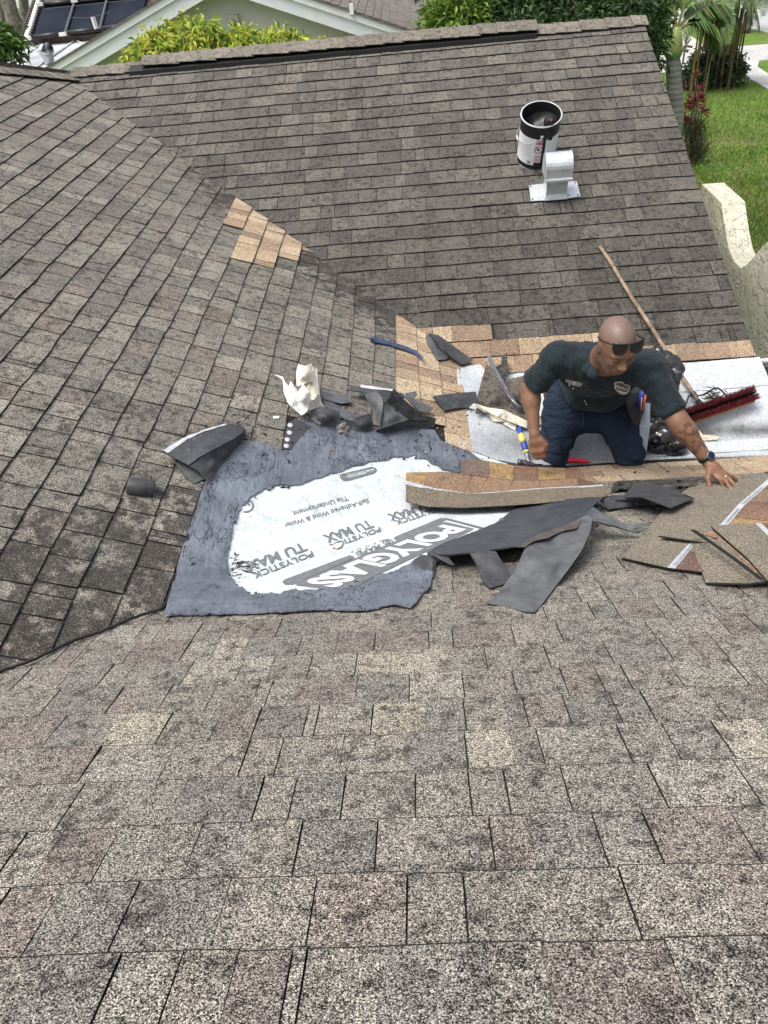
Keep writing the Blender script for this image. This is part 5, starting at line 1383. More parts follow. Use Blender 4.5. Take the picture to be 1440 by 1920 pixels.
# far white wall and grey trunks at the top left corner
t = empty('white_house', at_y(8, 40, 32), 'white house wall glimpsed between grey trunks in the top left corner', 'house')
mb = MB(); a = at_y(10, 30, 34); mb.box(a, (1.4, 0, 0), (0, .5, 0), (0, 0, 1.6)); mb.build('wall', M['paperwhite'], t)
mb = MB(); mb.box(at_y(45, 5, 33), (2.6, 0, 0), (0, .4, 0), (0, 0, .12)); mb.build('eave', FW, t)
mb = MB(); mb.box(at_y(40, 30, 36), (3.2, 0, 0), (0, .4, 0), (0, 0, 1.8)); mb.build('dark_opening', M['black'], t)
for i, (pl, r0, lb) in enumerate((([(38, 150), (30, 60), (16, 5), (10, -40)], .17, 'thick grey leaning trunk left of the solar panel roof'), ([(52, 150), (46, 25), (40, -30)], .12, 'grey trunk just left of the white solar pipe'), ([(14, 150), (6, 40), (-6, -20)], .10, 'thin grey trunk at the left border of the photo'))):
    t = empty('bare_trunk', at_y(pl[0][0], pl[0][1], 26 + i), lb, 'tree', 'grey trunks at the top left'); trunk('trunk', [at_y(p[0], p[1], 26 + i) for p in pl], [r0 * 1.4, r0], BARK, t)
def small_bush(name, label, px, py, Y, r_, n, size, cols, seed, base=None, droop=.2, cat='shrub'):
    p = at_y(px, py, Y); t = empty(name, (p.x, p.y, G), label, cat)
    cl = [(p.x + dx * r_, p.y, p.z + dz * r_, r_ * .6, r_ * .5) for dx, dz in ((-.7, -.1), (0, .1), (.7, -.1), (.3, .3), (-.35, .25))]
    leaves('foliage', cl, n, size, cols, t, seed, droop=droop, per=4)
    return t, p
small_bush('leafy_branch', 'green leafy branch entering at the left border above the hip', -14, 84, 11, .26, 420, .12, [(.10, .18, .04), (.15, .26, .05), (.07, .12, .03)], 31, cat='tree')
t, p = small_bush('dark_shrub', 'rounded dark green shrub at the foot of the far palm, beside the paver driveway', 1338, 130, 27.2, .78, 1500, .15, [(.045, .085, .045), (.065, .12, .06), (.035, .06, .035), (.10, .14, .09)], 33)

# palms
def frond(mb, base, d, L, droop, ll, n, col_, r, curl=.6, ribcol=(.2, .22, .07, 0)):
    d = Vector(d).normalized(); pts = []; p = Vector(base); v = d.copy()
    for k in range(13): pts.append(p.copy()); p = p + v * (L / 12); v = (v + Vector((0, 0, -droop / 12))).normalized()
    mb.tube(pts, [.022 * (1 - .8 * k / 12) + .003 for k in range(13)], 5, 0, ribcol)
    for k in range(n):
        f = .18 + .82 * k / n; i = min(int(f * 12), 11); q = pts[i].lerp(pts[i + 1], f * 12 - i); tv = (pts[i + 1] - pts[i]).normalized()
        s_ = tv.cross(Vector((0, 0, 1))).normalized()
        for sg in (-1, 1):
            l = ll * (math.sin(math.pi * min(1, f * .9 + .12)) * .8 + .25) * r.uniform(.85, 1.1)
            dd = (s_ * sg * 1.0 + tv * .75 + Vector((0, 0, .25))).normalized()
            m = q + dd * l * .55; e = q + dd * l - Vector((0, 0, l * curl)); w = tv * .016
            c = [x * r.uniform(.75, 1.25) for x in r.choice(col_)]
            mb.add([q - w, q + w, m + w * 1.3, m - w * 1.3, e], [(0, 1, 2, 3), (3, 2, 4)], 0, (*c, 0))
GRN = [(.08, .14, .04), (.11, .19, .05), (.20, .27, .07), (.06, .10, .035)]
YP = 14.5
b0 = at_y(1262, 250, YP); cr = at_y(1268, 62, YP)
t = empty('palm_tree', (b0.x, YP, G), 'short palm with a ringed grey trunk and green crownshaft just beyond the rake', 'palm', 'palms in the front yard')
tr_m = new_mat('ringed_palm_trunk', rough=.9); t_ = NT(tr_m); wv = t_.node('ShaderNodeTexWave'); wv.bands_direction = 'Z'; wv.inputs['Scale'].default_value = 3.6; wv.inputs['Distortion'].default_value = 2.2; wv.inputs['Detail'].default_value = 3; t_.l.new(t_.pos(), wv.inputs[0])
t_.base(t_.mix(t_.noise(7, 4), t_.ramp(wv.outputs[1], [(.0, (.19, .185, .17)), (.12, (.29, .285, .265)), (1, (.33, .325, .305))]), (.16, .16, .14))); t_.nor(t_.bump(wv.outputs[1], .008, .5))
top = at_y(1262, 105, YP)
trunk('trunk', [(b0.x - .05, YP, G), tuple(b0), tuple(at_y(1264, 170, YP)), tuple(top)], [.17, .11], tr_m, t, 14)
mb = MB(); mb.tube([at_y(1262, 108, YP), at_y(1263, 96, YP), at_y(1267, 72, YP), at_y(1270, 50, YP)], [.12, .15, .10, .05], 12, 0, (.30, .36, .13, 0)); mb.build('crownshaft', LEAF, t, True)
r5 = random.Random(41)
for (dx, dz, L, dr, dy) in ((-1.2, .55, 1.0, 2.4, .3), (-.7, 1.2, 1.3, 1.6, .4), (-.2, 1.3, 1.4, 1.2, .5), (.3, 1.3, 1.4, 1.3, .2), (.9, 1.1, 1.1, 2.2, .4), (1.1, .7, .95, 2.6, .1), (1.1, 1.2, 1.3, 1.9, .6)):
    mb = MB(); frond(mb, at_y(1269, 58, YP), (dx, dy, dz), L, dr, .40, 34, GRN, r5); mb.build('frond', LEAF, t)
for pl in ([(1262, 100), (1250, 92), (1243, 80), (1240, 62)], [(1264, 98), (1278, 92), (1290, 80), (1296, 72)], [(1284, 86), (1298, 88)], [(1278, 92), (1290, 97)]):
    mb = MB(); mb.tube([at_y(p[0], p[1], YP - .1) for p in pl], [.022 - .004 * i for i in range(len(pl))], 6); mb.build('flower_stalk', BARK, t, True)
YQ = 26.5
hb = at_y(1372, 2, YQ)
for j, (bx, lb) in enumerate((((1330, 120), 'far palm with straight thin trunk, left of its leaning neighbour in the shrub'), ((1344, 118), 'far palm with leaning trunk and long brown hanging fronds above the shrub'))):
    b1 = at_z(bx[0], bx[1], G); cx = (1338, 8) if j == 0 else (1382, 0); cq = at_y(cx[0], cx[1], YQ + j * .4)
    t = empty('palm_tree', b1, lb, 'palm', 'palms in the front yard')
    trunk('trunk', [tuple(b1), tuple(b1.lerp(cq, .5) + Vector((-.1, 0, 0))), tuple(cq)], [.14, .11], BARK, t, 10)
    for k in range(11 if j else 7):
        a = 6.28 * k / (11 if j else 7) + .3; mb = MB()
        frond(mb, cq, (math.cos(a), math.sin(a) * .8, .75 + .3 * math.sin(k)), 1.9, 2.8, .42, 30, [(.10, .17, .06), (.14, .22, .08), (.08, .13, .05), (.2, .26, .11)], r5, .7); mb.build('frond', LEAF, t)
    mb = MB()
    for k in range(46 if j else 14):
        a = r5.uniform(0, 6.28); rr_ = r5.uniform(.1, .55); x_ = cq.x + math.cos(a) * rr_ - .15; y_ = cq.y + math.sin(a) * rr_; L = r5.uniform(1.0, 2.3)
        w = r5.uniform(.015, .035); z_ = cq.z - r5.uniform(0, .5); c = [x * r5.uniform(.7, 1.2) for x in r5.choice([(.13, .085, .045), (.20, .14, .07), (.08, .05, .03), (.24, .20, .08)])]
        mb.add([(x_ - w, y_, z_), (x_ + w, y_, z_), (x_ + w * .5 + r5.gauss(0, .05), y_, z_ - L), (x_ - w * .5, y_, z_ - L)], [(0, 1, 2, 3)], 0, (*c, 0))
    mb.build('dead_fronds', LEAF, t)
b1 = at_z(1397, 62, G); t = empty('palm_tree', b1, 'most distant palm, its thin trunk on the far lawn by the road', 'palm', 'palms in the front yard')
cq = Vector((b1.x + .2, b1.y, b1.z + 3.4)); trunk('trunk', [tuple(b1), tuple(b1.lerp(cq, .5)), tuple(cq)], [.2, .14], BARK, t, 8)
for k in range(9):
    mb = MB(); frond(mb, cq, (math.cos(k * .7), math.sin(k * .7), .5), 2.4, 3, .6, 22, [(.12, .17, .07), (.18, .22, .1)], r5, .7); mb.build('frond', LEAF, t)
# red cordyline clump beside the rake
cb = at_z(1306, 262, G + .0); cb = at_y(1302, 255, 15.5)
t = empty('cordyline_plant', (cb.x, cb.y, G), 'dry tangled clump of cordyline with crimson leaf tufts on tall thin stems', 'plant')
def pt_c(px, py): return at_y(px, py, 15.5 + r5.uniform(-.2, .2))
for (px, py, bx, by, n_l, sz) in ((1305, 137, 1298, 220, 16, .17), (1282, 157, 1266, 235, 10, .14), (1313, 163, 1304, 230, 10, .17), (1303, 190, 1302, 250, 34, .26), (1312, 184, 1306, 250, 26, .24), (1296, 200, 1298, 260, 26, .22), (1284, 222, 1288, 270, 22, .22), (1318, 206, 1308, 260, 16, .2), (1276, 214, 1280, 270, 14, .2), (1292, 228, 1294, 275, 16, .2)):
    tip = pt_c(px, py); mb = MB(); mb.tube([at_y(bx, by + 40, 15.5), at_y(bx, by, 15.5), at_y((px + bx) / 2 + r5.uniform(-2, 2), (py + by) / 2, 15.5), tip], [.016, .013, .011, .008], 6); st = mb.build('stem', BARK, t, True)
    mb = MB()
    for k in range(int(n_l * 1.5)):
        d = Vector((r5.gauss(0, .7), r5.gauss(0, .6), r5.gauss(.8, .6))).normalized(); L = sz * r5.uniform(.45, 1.1); s_ = d.cross(Vector((0, 1, .2))).normalized() * .013
        c = [x * r5.uniform(.7, 1.3) for x in r5.choice([(.30, .035, .06), (.20, .025, .045), (.42, .10, .12), (.12, .02, .03), (.40, .22, .12)])]
        b_ = tip - Vector((0, 0, .05)); mb.add([b_, b_ + d * L * .5 + s_, b_ + d * L - Vector((0, 0, L * .12)), b_ + d * L * .5 - s_], [(0, 1, 2), (0, 2, 3)], 0, (*c, 0))
    mb.build('leaf_tuft', LEAF, st)
mb = MB()
for k in range(1500):
    px = r5.gauss(1300, 13); py = r5.uniform(225, 305); 
    p = at_y(px + (py - 225) * .05, py, 15.5 + r5.gauss(0, .25)); d = Vector((r5.gauss(0, .7), r5.gauss(0, .7), r5.gauss(-.2, .8))).normalized(); L = r5.uniform(.1, .32); s_ = d.cross(Vector((r5.random(), r5.random(), 1))).normalized() * r5.uniform(.003, .010)
    c = [x * r5.uniform(.7, 1.3) for x in r5.choice([(.16, .13, .08), (.10, .075, .045), (.07, .06, .035), (.05, .09, .03), (.05, .08, .03), (.20, .17, .11)])]
    mb.add([p - s_, p + s_, p + d * L], [(0, 1, 2)], 0, (*c, 0))
mb.build('dry_tangle', LEAF, t)
# thin twiggy shrub left of the palm, behind the rake
small_bush('thin_shrub', 'small thin leaved bush behind the rake, left of the ringed palm trunk', 1218, 40, 15.5, .32, 260, .09, [(.06, .09, .04), (.09, .12, .06)], 35)

# scalloped stucco garden wall right of the rake
XW = 2.75
def atX(px, py, X): d = ray(px, py); return Vector(d * (X / d[0]))
capw = new_mat('stained_cream_stucco', rough=.9, spec=.2); t_ = NT(capw)
mp_ = t_.node('ShaderNodeMapping'); mp_.inputs['Scale'].default_value = (9, 9, 1.3); t_.l.new(t_.pos(), mp_.inputs[0])
st_ = t_.rampv(t_.noise(1.6, 6, .75, mp_.outputs[0]), .5, .72); sp_ = t_.rampv(t_.noise(20, 6, .8), .56, .68)
fl_ = t_.node('ShaderNodeNewGeometry'); sx_ = t_.node('ShaderNodeSeparateXYZ'); t_.l.new(fl_.outputs['Position'], sx_.inputs[0])
lowm = t_.rampv(sx_.outputs[2], -2.75, -2.45)
c_ = t_.mix(lowm, t_.ramp(t_.noise(2.5, 4), [(.3, (.34, .345, .27)), (.7, (.42, .42, .34))]), t_.ramp(t_.noise(4, 4), [(.3, (.52, .49, .38)), (.7, (.68, .65, .53))]))
c_ = t_.mix(t_.math('MULTIPLY', t_.math('MULTIPLY', st_, lowm), .6), c_, (.12, .115, .10)); c_ = t_.mix(t_.math('MULTIPLY', t_.math('MULTIPLY', sp_, lowm), .7), c_, (.10, .09, .07))
t_.base(c_); t_.nor(t_.bump(t_.math('ADD', t_.noise(9, 6, .7), t_.rampv(t_.noise(14, 3), .5, .56, 0, .5)), .02, .9))
prof_px = [(1353, 381), (1357, 410), (1361, 440), (1367, 468), (1376, 490), (1389, 503), (1400, 497), (1412, 484), (1424, 468), (1436, 455), (1452, 452)]
PT = [atX(p[0] , p[1], XW) for p in prof_px]
far = Vector((XW, PT[0].y + .55, PT[0].z + .01))
near = Vector((XW, PT[-1].y - .6, PT[-1].z)); PT = [far] + PT + [near]
n = len(PT); th_ = .20; V = []
for p in PT: V += [Vector((XW, p.y, p.z)), Vector((XW + th_, p.y, p.z)), Vector((XW, p.y, G)), Vector((XW + th_, p.y, G))]
Fc = []
for i in range(n - 1):
    a, b = 4 * i, 4 * i + 4
    Fc += [(a, b, b + 1, a + 1), (a + 2, b + 2, b, a), (a + 1, b + 1, b + 3, a + 3)]
Fc += [(0, 1, 3, 2), (4 * n - 4, 4 * n - 2, 4 * n - 1, 4 * n - 3)]
o = mesh_obj('garden_wall', V, Fc, capw); tag(o, 'stained cream stucco garden wall with a scooped top, beyond the right roof edge', 'wall')
# gutter and lower roof piece beyond the lower right corner
t = empty('roof_gutter', hit(1432, 690), 'light metal gutter at the right border beside the corner of the grey membrane', 'gutter')
ga = at_y(1424, 678, 4.5); mb = MB(); mb.tube([ga, ga + Vector((.35, 0, .0)), ga + Vector((2.2, 0, 0))], .022, 10); mb.build('gutter_lip', M['galv'], t, True)
mb = MB(); mb.box(ga + Vector((1.1, -.09, -.05)), (1.1, 0, 0), (0, .07, 0), (0, 0, .015)); mb.build('gutter_trough', M['asphalt'], t)
mb = MB(); mb.box(ga + Vector((1.2, -.6, -.16)), (1.15, 0, 0), (0, .5, .10), (0, 0, .02), 0, (.12, .11, .1, .5)); mb.build('lower_roof_edge', M['old'], t)
print('background ok', len(bpy.data.objects))

# ================================================================== THE MAN
def caps(p, a, ra, b, rb):
    a = np.array(a); b = np.array(b); ab = b - a; L2 = ab @ ab
    h = np.clip(((p - a) @ ab) / L2, 0, 1)
    return np.linalg.norm(p - a - h[..., None] * ab, axis=-1) - (ra + (rb - ra) * h)
def ell(p, c, R, r):
    """ellipsoid; R columns are its axes"""
    q = (p - np.array(c)) @ np.array(R); r = np.array(r)
    k0 = np.linalg.norm(q / r, axis=-1); k1 = np.linalg.norm(q / (r * r), axis=-1)
    return k0 * (k0 - 1.0) / np.maximum(k1, 1e-9)
def smin(a, b, k):
    h = np.maximum(k - np.abs(a - b), 0) / k
    return np.minimum(a, b) - h * h * k * .25
def sdf_mesh(name, f, lo, hi_, step, mat, parent, post=None, tonef=None, smooth=2):
    """surface nets over a signed distance function: one closed continuous skin"""
    lo = np.array(lo, float); n = np.ceil((np.array(hi_) - lo) / step).astype(int) + 1
    ax = [lo[i] + step * np.arange(n[i]) for i in range(3)]
    cf = 5; ac = [lo[i] + step * cf * np.arange(int(np.ceil(n[i] / cf)) + 1) for i in range(3)]
    Dc = f(np.stack(np.meshgrid(*ac, indexing='ij'), -1)); gi = [np.minimum((np.arange(n[i]) + cf // 2) // cf, Dc.shape[i] - 1) for i in range(3)]
    D = Dc[np.ix_(*gi)].copy(); msk = np.abs(D) < step * cf * 1.15 + .006
    I3 = np.argwhere(msk); D[msk] = f(lo + I3 * step)
    S_ = D < 0
    c = np.zeros(tuple(n - 1), int)
    for i in (0, 1):
        for j in (0, 1):
            for k in (0, 1): c += S_[i:n[0] - 1 + i, j:n[1] - 1 + j, k:n[2] - 1 + k]
    act = (c > 0) & (c < 8); idx = -np.ones(act.shape, int); A_ = np.argwhere(act); idx[act] = np.arange(len(A_))
    acc = np.zeros((len(A_), 3)); cnt = np.zeros(len(A_))
    I, J, K = A_.T
    cor = [(i, j, k) for i in (0, 1) for j in (0, 1) for k in (0, 1)]
    for a in cor:
        for b in cor:
            if a < b and sum(abs(a[q] - b[q]) for q in range(3)) == 1:
                da = D[I + a[0], J + a[1], K + a[2]]; db = D[I + b[0], J + b[1], K + b[2]]
                m = (da < 0) != (db < 0); t = np.where(m, da / np.where(m, da - db, 1), 0)
                pt = np.array(a) + t[:, None] * (np.array(b) - np.array(a)); acc += pt * m[:, None]; cnt += m
    V = lo + (A_ + acc / cnt[:, None]) * step
    F = []
    for axn in range(3):
        u, v = (axn + 1) % 3, (axn + 2) % 3
        sl0 = [slice(None)] * 3; sl1 = [slice(None)] * 3; sl0[axn] = slice(0, n[axn] - 1); sl1[axn] = slice(1, n[axn])
        s0 = S_[tuple(sl0)]; s1 = S_[tuple(sl1)]; E_ = np.argwhere(s0 != s1)
        for e in E_:
            if e[u] == 0 or e[v] == 0 or e[u] >= n[u] - 1 or e[v] >= n[v] - 1: continue
            q = []
            for (du, dv) in ((1, 1), (0, 1), (0, 0), (1, 0)):
                w = e.copy(); w[u] -= du; w[v] -= dv; q.append(int(idx[tuple(w)]))
            if min(q) < 0: continue
            F.append(tuple(q) if s0[tuple(e)] else tuple(q[::-1]))
    # gentle smoothing
    if smooth:
        nb = [[] for _ in range(len(V))]
        ea = np.array([(f_[i], f_[(i + 1) % 4]) for f_ in F for i in range(4)])
        for _ in range(smooth):
            s_ = np.zeros_like(V); c_ = np.zeros(len(V)); np.add.at(s_, ea[:, 0], V[ea[:, 1]]); np.add.at(c_, ea[:, 0], 1)
            V = V * .5 + .5 * s_ / np.maximum(c_, 1)[:, None]
    if post is not None: V = post(V, F)
    tn = tonef(V) if tonef else None
    return mesh_obj(name, V.tolist(), F, mat, parent, None, tn, True)
def vnormals(V, F):
    F = np.array(F); n = np.cross(V[F[:, 2]] - V[F[:, 0]], V[F[:, 3]] - V[F[:, 1]]); N = np.zeros_like(V)
    for i in range(4): np.add.at(N, F[:, i], n)
    return N / np.maximum(np.linalg.norm(N, axis=1), 1e-12)[:, None]
def folds(V, F, amp, fn):
    N = vnormals(V, F); d = np.array([fn(v) for v in V]); return V + N * (d * amp)[:, None]

man = empty('person', (.95, 3.75, -2.65), 'kneeling bald man in dark polo shirt and blue jeans, reaching for the loose shingles', 'person')
kL, kR = np.array([.735, 3.64, -2.535]), np.array([1.145, 3.60, -2.52])
hL, hR = np.array([.855, 3.88, -2.19]), np.array([1.065, 3.87, -2.19])
fL, fR = np.array([.80, 4.06, -2.44]), np.array([1.12, 4.06, -2.44])
pel = np.array([.96, 3.84, -2.17]); bel = np.array([.95, 3.70, -2.08]); che = np.array([.905, 3.48, -1.93]); nk = np.array([.885, 3.33, -1.79])
sL, sR = np.array([.685, 3.43, -1.80]), np.array([1.085, 3.31, -1.815])
eL, eR = np.array([.565, 3.49, -2.00]), np.array([1.205, 3.115, -2.015])
wL, wR = np.array([.575, 3.36, -2.19]), np.array([1.335, 3.00, -2.175])
HC = np.array(at_y(1156, 647, 3.13))       # head centre
Fd = np.array([.17, -.90, -.37]); Fd /= np.linalg.norm(Fd)
Rd = np.cross(Fd, [0.03, 0, 1.0]); Rd /= np.linalg.norm(Rd); Ud = np.cross(Rd, Fd)   # Rd: towards the photo's ... side
if Rd[0] < 0: Rd = -Rd
HM = np.stack([Rd, Fd, Ud], 1)
def hp(x, y, z): return HC + Rd * x + Fd * y + Ud * z

def headf(P):
    E = lambda c, r, tilt=0: ell(P, hp(*c), HM, r)
    d = E((0, -.018, .030), (.0765, .098, .086))
    d = smin(d, E((0, .030, -.022), (.066, .066, .080)), .04)
    d = smin(d, E((0, .058, -.083), (.036, .034, .030)), .035)                      # chin
    d = smin(d, caps(P, hp(-.050, .010, -.062), .018, hp(-.024, .060, -.092), .016), .03)
    d = smin(d, caps(P, hp(.050, .010, -.062), .018, hp(.024, .060, -.092), .016), .03)
    d = smin(d, E((0, .080, .020), (.052, .018, .012)), .02)                         # brow
    for s_ in (-1, 1):
        d = smin(d, E((s_ * .040, .066, -.030), (.022, .020, .020)), .02)            # cheek
        d = -smin(-d, ell(P, hp(s_ * .031, .102, .000), HM, (.017, .014, .010)), .012)   # socket
        d = smin(d, E((s_ * .031, .083, -.002), (.0145, .0115, .009)), .005)         # lid
        d = smin(d, E((s_ * .0775, -.004, -.008), (.009, .019, .031)), .008)         # ear
        d = -smin(-d, ell(P, hp(s_ * .087, -.001, -.006), HM, (.005, .010, .018)), .005)
        d = smin(d, E((s_ * .013, .104, -.034), (.009, .011, .0085)), .008)          # nostril wing
    d = smin(d, caps(P, hp(0, .088, .008), .0085, hp(0, .117, -.028), .0125), .012)
    d = smin(d, E((0, .086, -.060), (.030, .014, .020)), .015)
    d = smin(d, caps(P, hp(-.020, .092, -.056), .0055, hp(.020, .092, -.056), .0055), .006)
    d = smin(d, caps(P, hp(-.016, .094, -.0665), .007, hp(.016, .094, -.0665), .007), .005)
    d = smin(d, caps(P, hp(0, -.03, -.055), .058, nk + np.array([0, .02, .01]), .066), .04)   # neck
    return d
def hand_frame(w, tip, back):
    d = tip - w; L = np.linalg.norm(d); d = d / L; n = back - d * (back @ d); n /= np.linalg.norm(n); return d, n, np.cross(d, n)
# reaching hand: flat on the shingles, fingers forward; thumb towards the photo's left
tipR = np.array(hit(1371, 921, .030)); knR = np.array(hit(1352, 892, .072))
dR, nR, xR = hand_frame(wR, knR, np.array([.0, .25, 1.0]))
if xR[0] > 0: xR = -xR          # xR points towards the thumb side (photo left / nearer the camera)
def fingersR():
    out = []
    tips = [hit(1357, 914, .022), hit(1371, 919, .022), hit(1380, 914, .022), hit(1386, 905, .022)]
    offs = [.026, .009, -.010, -.027]
    for o_, tp in zip(offs, tips):
        b = knR + xR * o_ * 1.0; tp = np.array(tp); m = b * .52 + tp * .48 + np.array([0, 0, .010]); m2 = b * .22 + tp * .78 + np.array([0, 0, .006])
        out.append([(b, .0118), (m, .0102), (m2, .0092), (tp, .0078)])
    th0 = wR * .55 + knR * .45 + xR * .032; th2 = np.array(hit(1331, 914, .024)); th1 = th0 * .45 + th2 * .55 + np.array([-.012, -.004, .012])
    out.append([(th0, .016), (th1, .0125), (th2, .0105)])
    return out
FR = fingersR()
# hanging hand: loosely curled
knL = np.array([.590, 3.325, -2.275])
dL, nL, xL = hand_frame(wL, knL, np.array([-.35, -.9, .1]))
if xL[0] < 0: xL = -xL
def fingersL():
    out = []
    for i, o_ in enumerate((.024, .008, -.009, -.024)):
        b = knL + xL * o_; a = b + dL * .034 - nL * .010; c = a + dL * .012 - nL * .024; e = c - dL * .012 - nL * .012
        out.append([(b, .0118), (a, .0108), (c, .0098), (e, .0085)])
    t0 = wL * .6 + knL * .4 + xL * .030; t1 = t0 + xL * .018 + dL * .030 - nL * .006; t2 = t1 + dL * .030 - xL * .006 - nL * .014
    out.append([(t0, .015), (t1, .0125), (t2, .010)])
    return out
FL = fingersL()
def handf(P, w, kn, n_, x_, fg):
    d = caps(P, w, .027, w * .6 + kn * .4, .027)
    c = (w * .35 + kn * .65); dd = kn - w; dd = dd / np.linalg.norm(dd)
    d = smin(d, ell(P, c, np.stack([x_, dd, n_], 1), (.043, .050, .0165)), .02)
    d = smin(d, caps(P, kn + x_ * .026, .0135, kn - x_ * .027, .0120), .014)
    for k, f_ in enumerate(fg):
        q = None
        for (a, ra), (b, rb) in zip(f_, f_[1:]):
            e_ = caps(P, a, ra, b, rb); q = e_ if q is None else smin(q, e_, .004)
        d = smin(d, q, .009 if k < 4 else .016)
    return d
def bodyf(P):
    d = headf(P)
    for s_, e_, w_ in ((sL, eL, wL), (sR, eR, wR)):
        a = caps(P, s_, .058, e_, .047); fo = e_ * .75 + w_ * .25
        a = smin(a, caps(P, e_, .046, fo, .047), .03); a = smin(a, caps(P, fo, .047, w_, .029), .03); d = smin(d, a, .03)
    d = smin(d, caps(P, sL, .06, sR, .06), .04)
    d = smin(d, caps(P, nk, .07, che, .09), .05)
    return d
def bodyfull(P):
    return smin(smin(bodyf(P), handf(P, wL, knL, nL, xL, FL), .015), handf(P, wR, knR, nR, xR, FR), .015)
skin = new_mat('brown_skin', rough=.48, spec=.45); t_ = NT(skin); c_, a_ = t_.attr()
t_.b.inputs['Subsurface Weight'].default_value = .12; t_.b.inputs['Subsurface Radius'].default_value = (.02, .008, .004); t_.b.inputs['Subsurface Scale'].default_value = .4
t_.base(t_.mix(1.0, c_, t_.ramp(t_.noise(60, 4, .7), [(.3, (.85, .84, .84)), (.7, (1.12, 1.12, 1.1))]), 'MULTIPLY')); t_.nor(t_.bump(t_.noise(300, 3), .0006, .5))
def skin_tone(V):
    Q = (V - HC) @ HM; out = []
    for v, q in zip(V, Q):
        c = np.array([.200, .104, .063])
        isH = np.linalg.norm(q) < .17 and q[2] > -.13
        if isH:
            hair = sm(.045, .075, q[2] + .25 * max(0, -q[1] + .02)); c = c * (1 - hair) + np.array([.17, .112, .088]) * hair
            beard = sm(-.040, -.075, q[2]) * sm(-.02, .03, q[1] + .02); side = sm(.045, .062, abs(q[0])) * (1 - sm(.0, .03, q[2])) * sm(-.03, .0, q[1])
            c = c * (1 - .62 * max(beard * .75, side * .7)) + np.array([.03, .026, .024]) * .62 * max(beard * .75, side * .7)
            if q[1] > .088 and -.074 < q[2] < -.050 and abs(q[0]) < .026: c = np.array([.27, .125, .10])
            if abs(q[2] + .0605) < .0028 and q[1] > .08 and abs(q[0]) < .025: c = c * .35
            if abs(q[2] + .0075) < .003 and q[1] > .075 and .018 < abs(q[0]) < .045: c = c * .25
            if abs(abs(q[0]) - .009) < .004 and q[2] < -.038 and q[2] > -.046 and q[1] > .09: c = c * .35
        # tattoo on the outside of the reaching forearm
        ab = wR - eR; h = float((v - eR) @ ab / (ab @ ab))
        if .08 < h < .72 and np.linalg.norm(v - (eR + ab * h)) < .07:
            side_ = float((v - (eR + ab * h)) @ np.array([-.75, -.55, .1]))
            tt = fbm(v[0] * 40, v[1] * 40, v[2] * 40, 1, 3)
            if side_ > -.005 and tt > .02: c = c * .5
        for tips in (FR, FL):
            for f_ in tips:
                tp = np.array(f_[-1][0])
                if np.linalg.norm(v - tp) < .0085 and (v - tp)[2] > .003 and tips is FR: c = np.array([.55, .38, .32])
        out.append((*c, 0))
    return out
def clipbox(f, pts, r):
    return f
body = sdf_mesh('body', bodyf, (.45, 2.95, -2.26), (1.42, 3.62, -1.42), .0075, skin, man, tonef=skin_tone, smooth=1)
# head and hands are re-meshed finer, and replace the coarse ones: one continuous skin each from collar / cuff
bpy.data.objects.remove(body)
def sd_head(P): return headf(P)
def sd_armL(P):
    a = caps(P, sL, .052, eL, .042); fo = eL * .75 + wL * .25
    a = smin(a, caps(P, eL, .041, fo, .043), .03); a = smin(a, caps(P, fo, .043, wL, .026), .03)
    return smin(a, handf(P, wL, knL, nL, xL, FL), .012)
def sd_armR(P):
    a = caps(P, sR, .056, eR, .046); fo = eR * .75 + wR * .25
    a = smin(a, caps(P, eR, .045, fo, .047), .03); a = smin(a, caps(P, fo, .047, wR, .027), .03)
    return smin(a, handf(P, wR, knR, nR, xR, FR), .012)
def sd_skin(P):
    d = smin(sd_head(P), sd_armL(P), .01); d = smin(d, sd_armR(P), .01)
    d = smin(d, caps(P, sL, .055, sR, .055), .02); return smin(d, caps(P, nk, .065, che, .07), .04)
body = sdf_mesh('body', sd_skin, (.49, 2.76, -2.40), (1.46, 3.60, -1.44), .0048, skin, man, tonef=skin_tone, smooth=1)

# --- polo shirt
def rotm(d, up):
    d = np.array(d) / np.linalg.norm(d); u = np.array(up) - d * np.dot(up, d); u /= np.linalg.norm(u); return np.stack([np.cross(d, u), d, u], 1)
TM = rotm(nk - pel, (0, -.5, 1.0))
def shirtf(P):
    d = ell(P, (pel * .35 + bel * .65) + np.array([0, 0, -.01]), TM, (.185, .17, .145))
    d = smin(d, ell(P, che + np.array([0, .02, -.01]), TM, (.200, .17, .128)), .08)
    d = smin(d, ell(P, che * .4 + nk * .6 + np.array([0, .03, -.015]), TM, (.19, .10, .095)), .06)
    d = smin(d, caps(P, sL, .074, sR, .074), .07)
    d = smin(d, caps(P, sL, .070, sL * .2 + eL * .8, .066), .045)
    d = smin(d, caps(P, sR, .074, sR * .24 + eR * .76, .068), .045)
    d = smin(d, caps(P, nk + np.array([0, .03, -.01]), .075, nk + np.array([0, .02, .012]), .070), .03)
    # belly hanging forward, hem
    d = smin(d, caps(P, bel + np.array([-.07, -.05, -.07]), .085, bel + np.array([.07, -.05, -.07]), .085), .08)
    # cuffs and neck are cut open
    for e_, s_ in ((eL, sL), (eR, sR)):
        ax = (e_ - s_) / np.linalg.norm(e_ - s_); c = s_ + (e_ - s_) * .86
        cut = (P - c) @ ax; near = np.linalg.norm(P - e_, axis=-1) - .15
        d = np.maximum(d, np.where(near < 0, cut, -1))
    # V of the open neck
    nf = nk + np.array([.012, -.085, -.045])
    d = -smin(-d, ell(P, nf + np.array([0, -.02, .01]), TM, (.036, .085, .065)), .01)
    return d
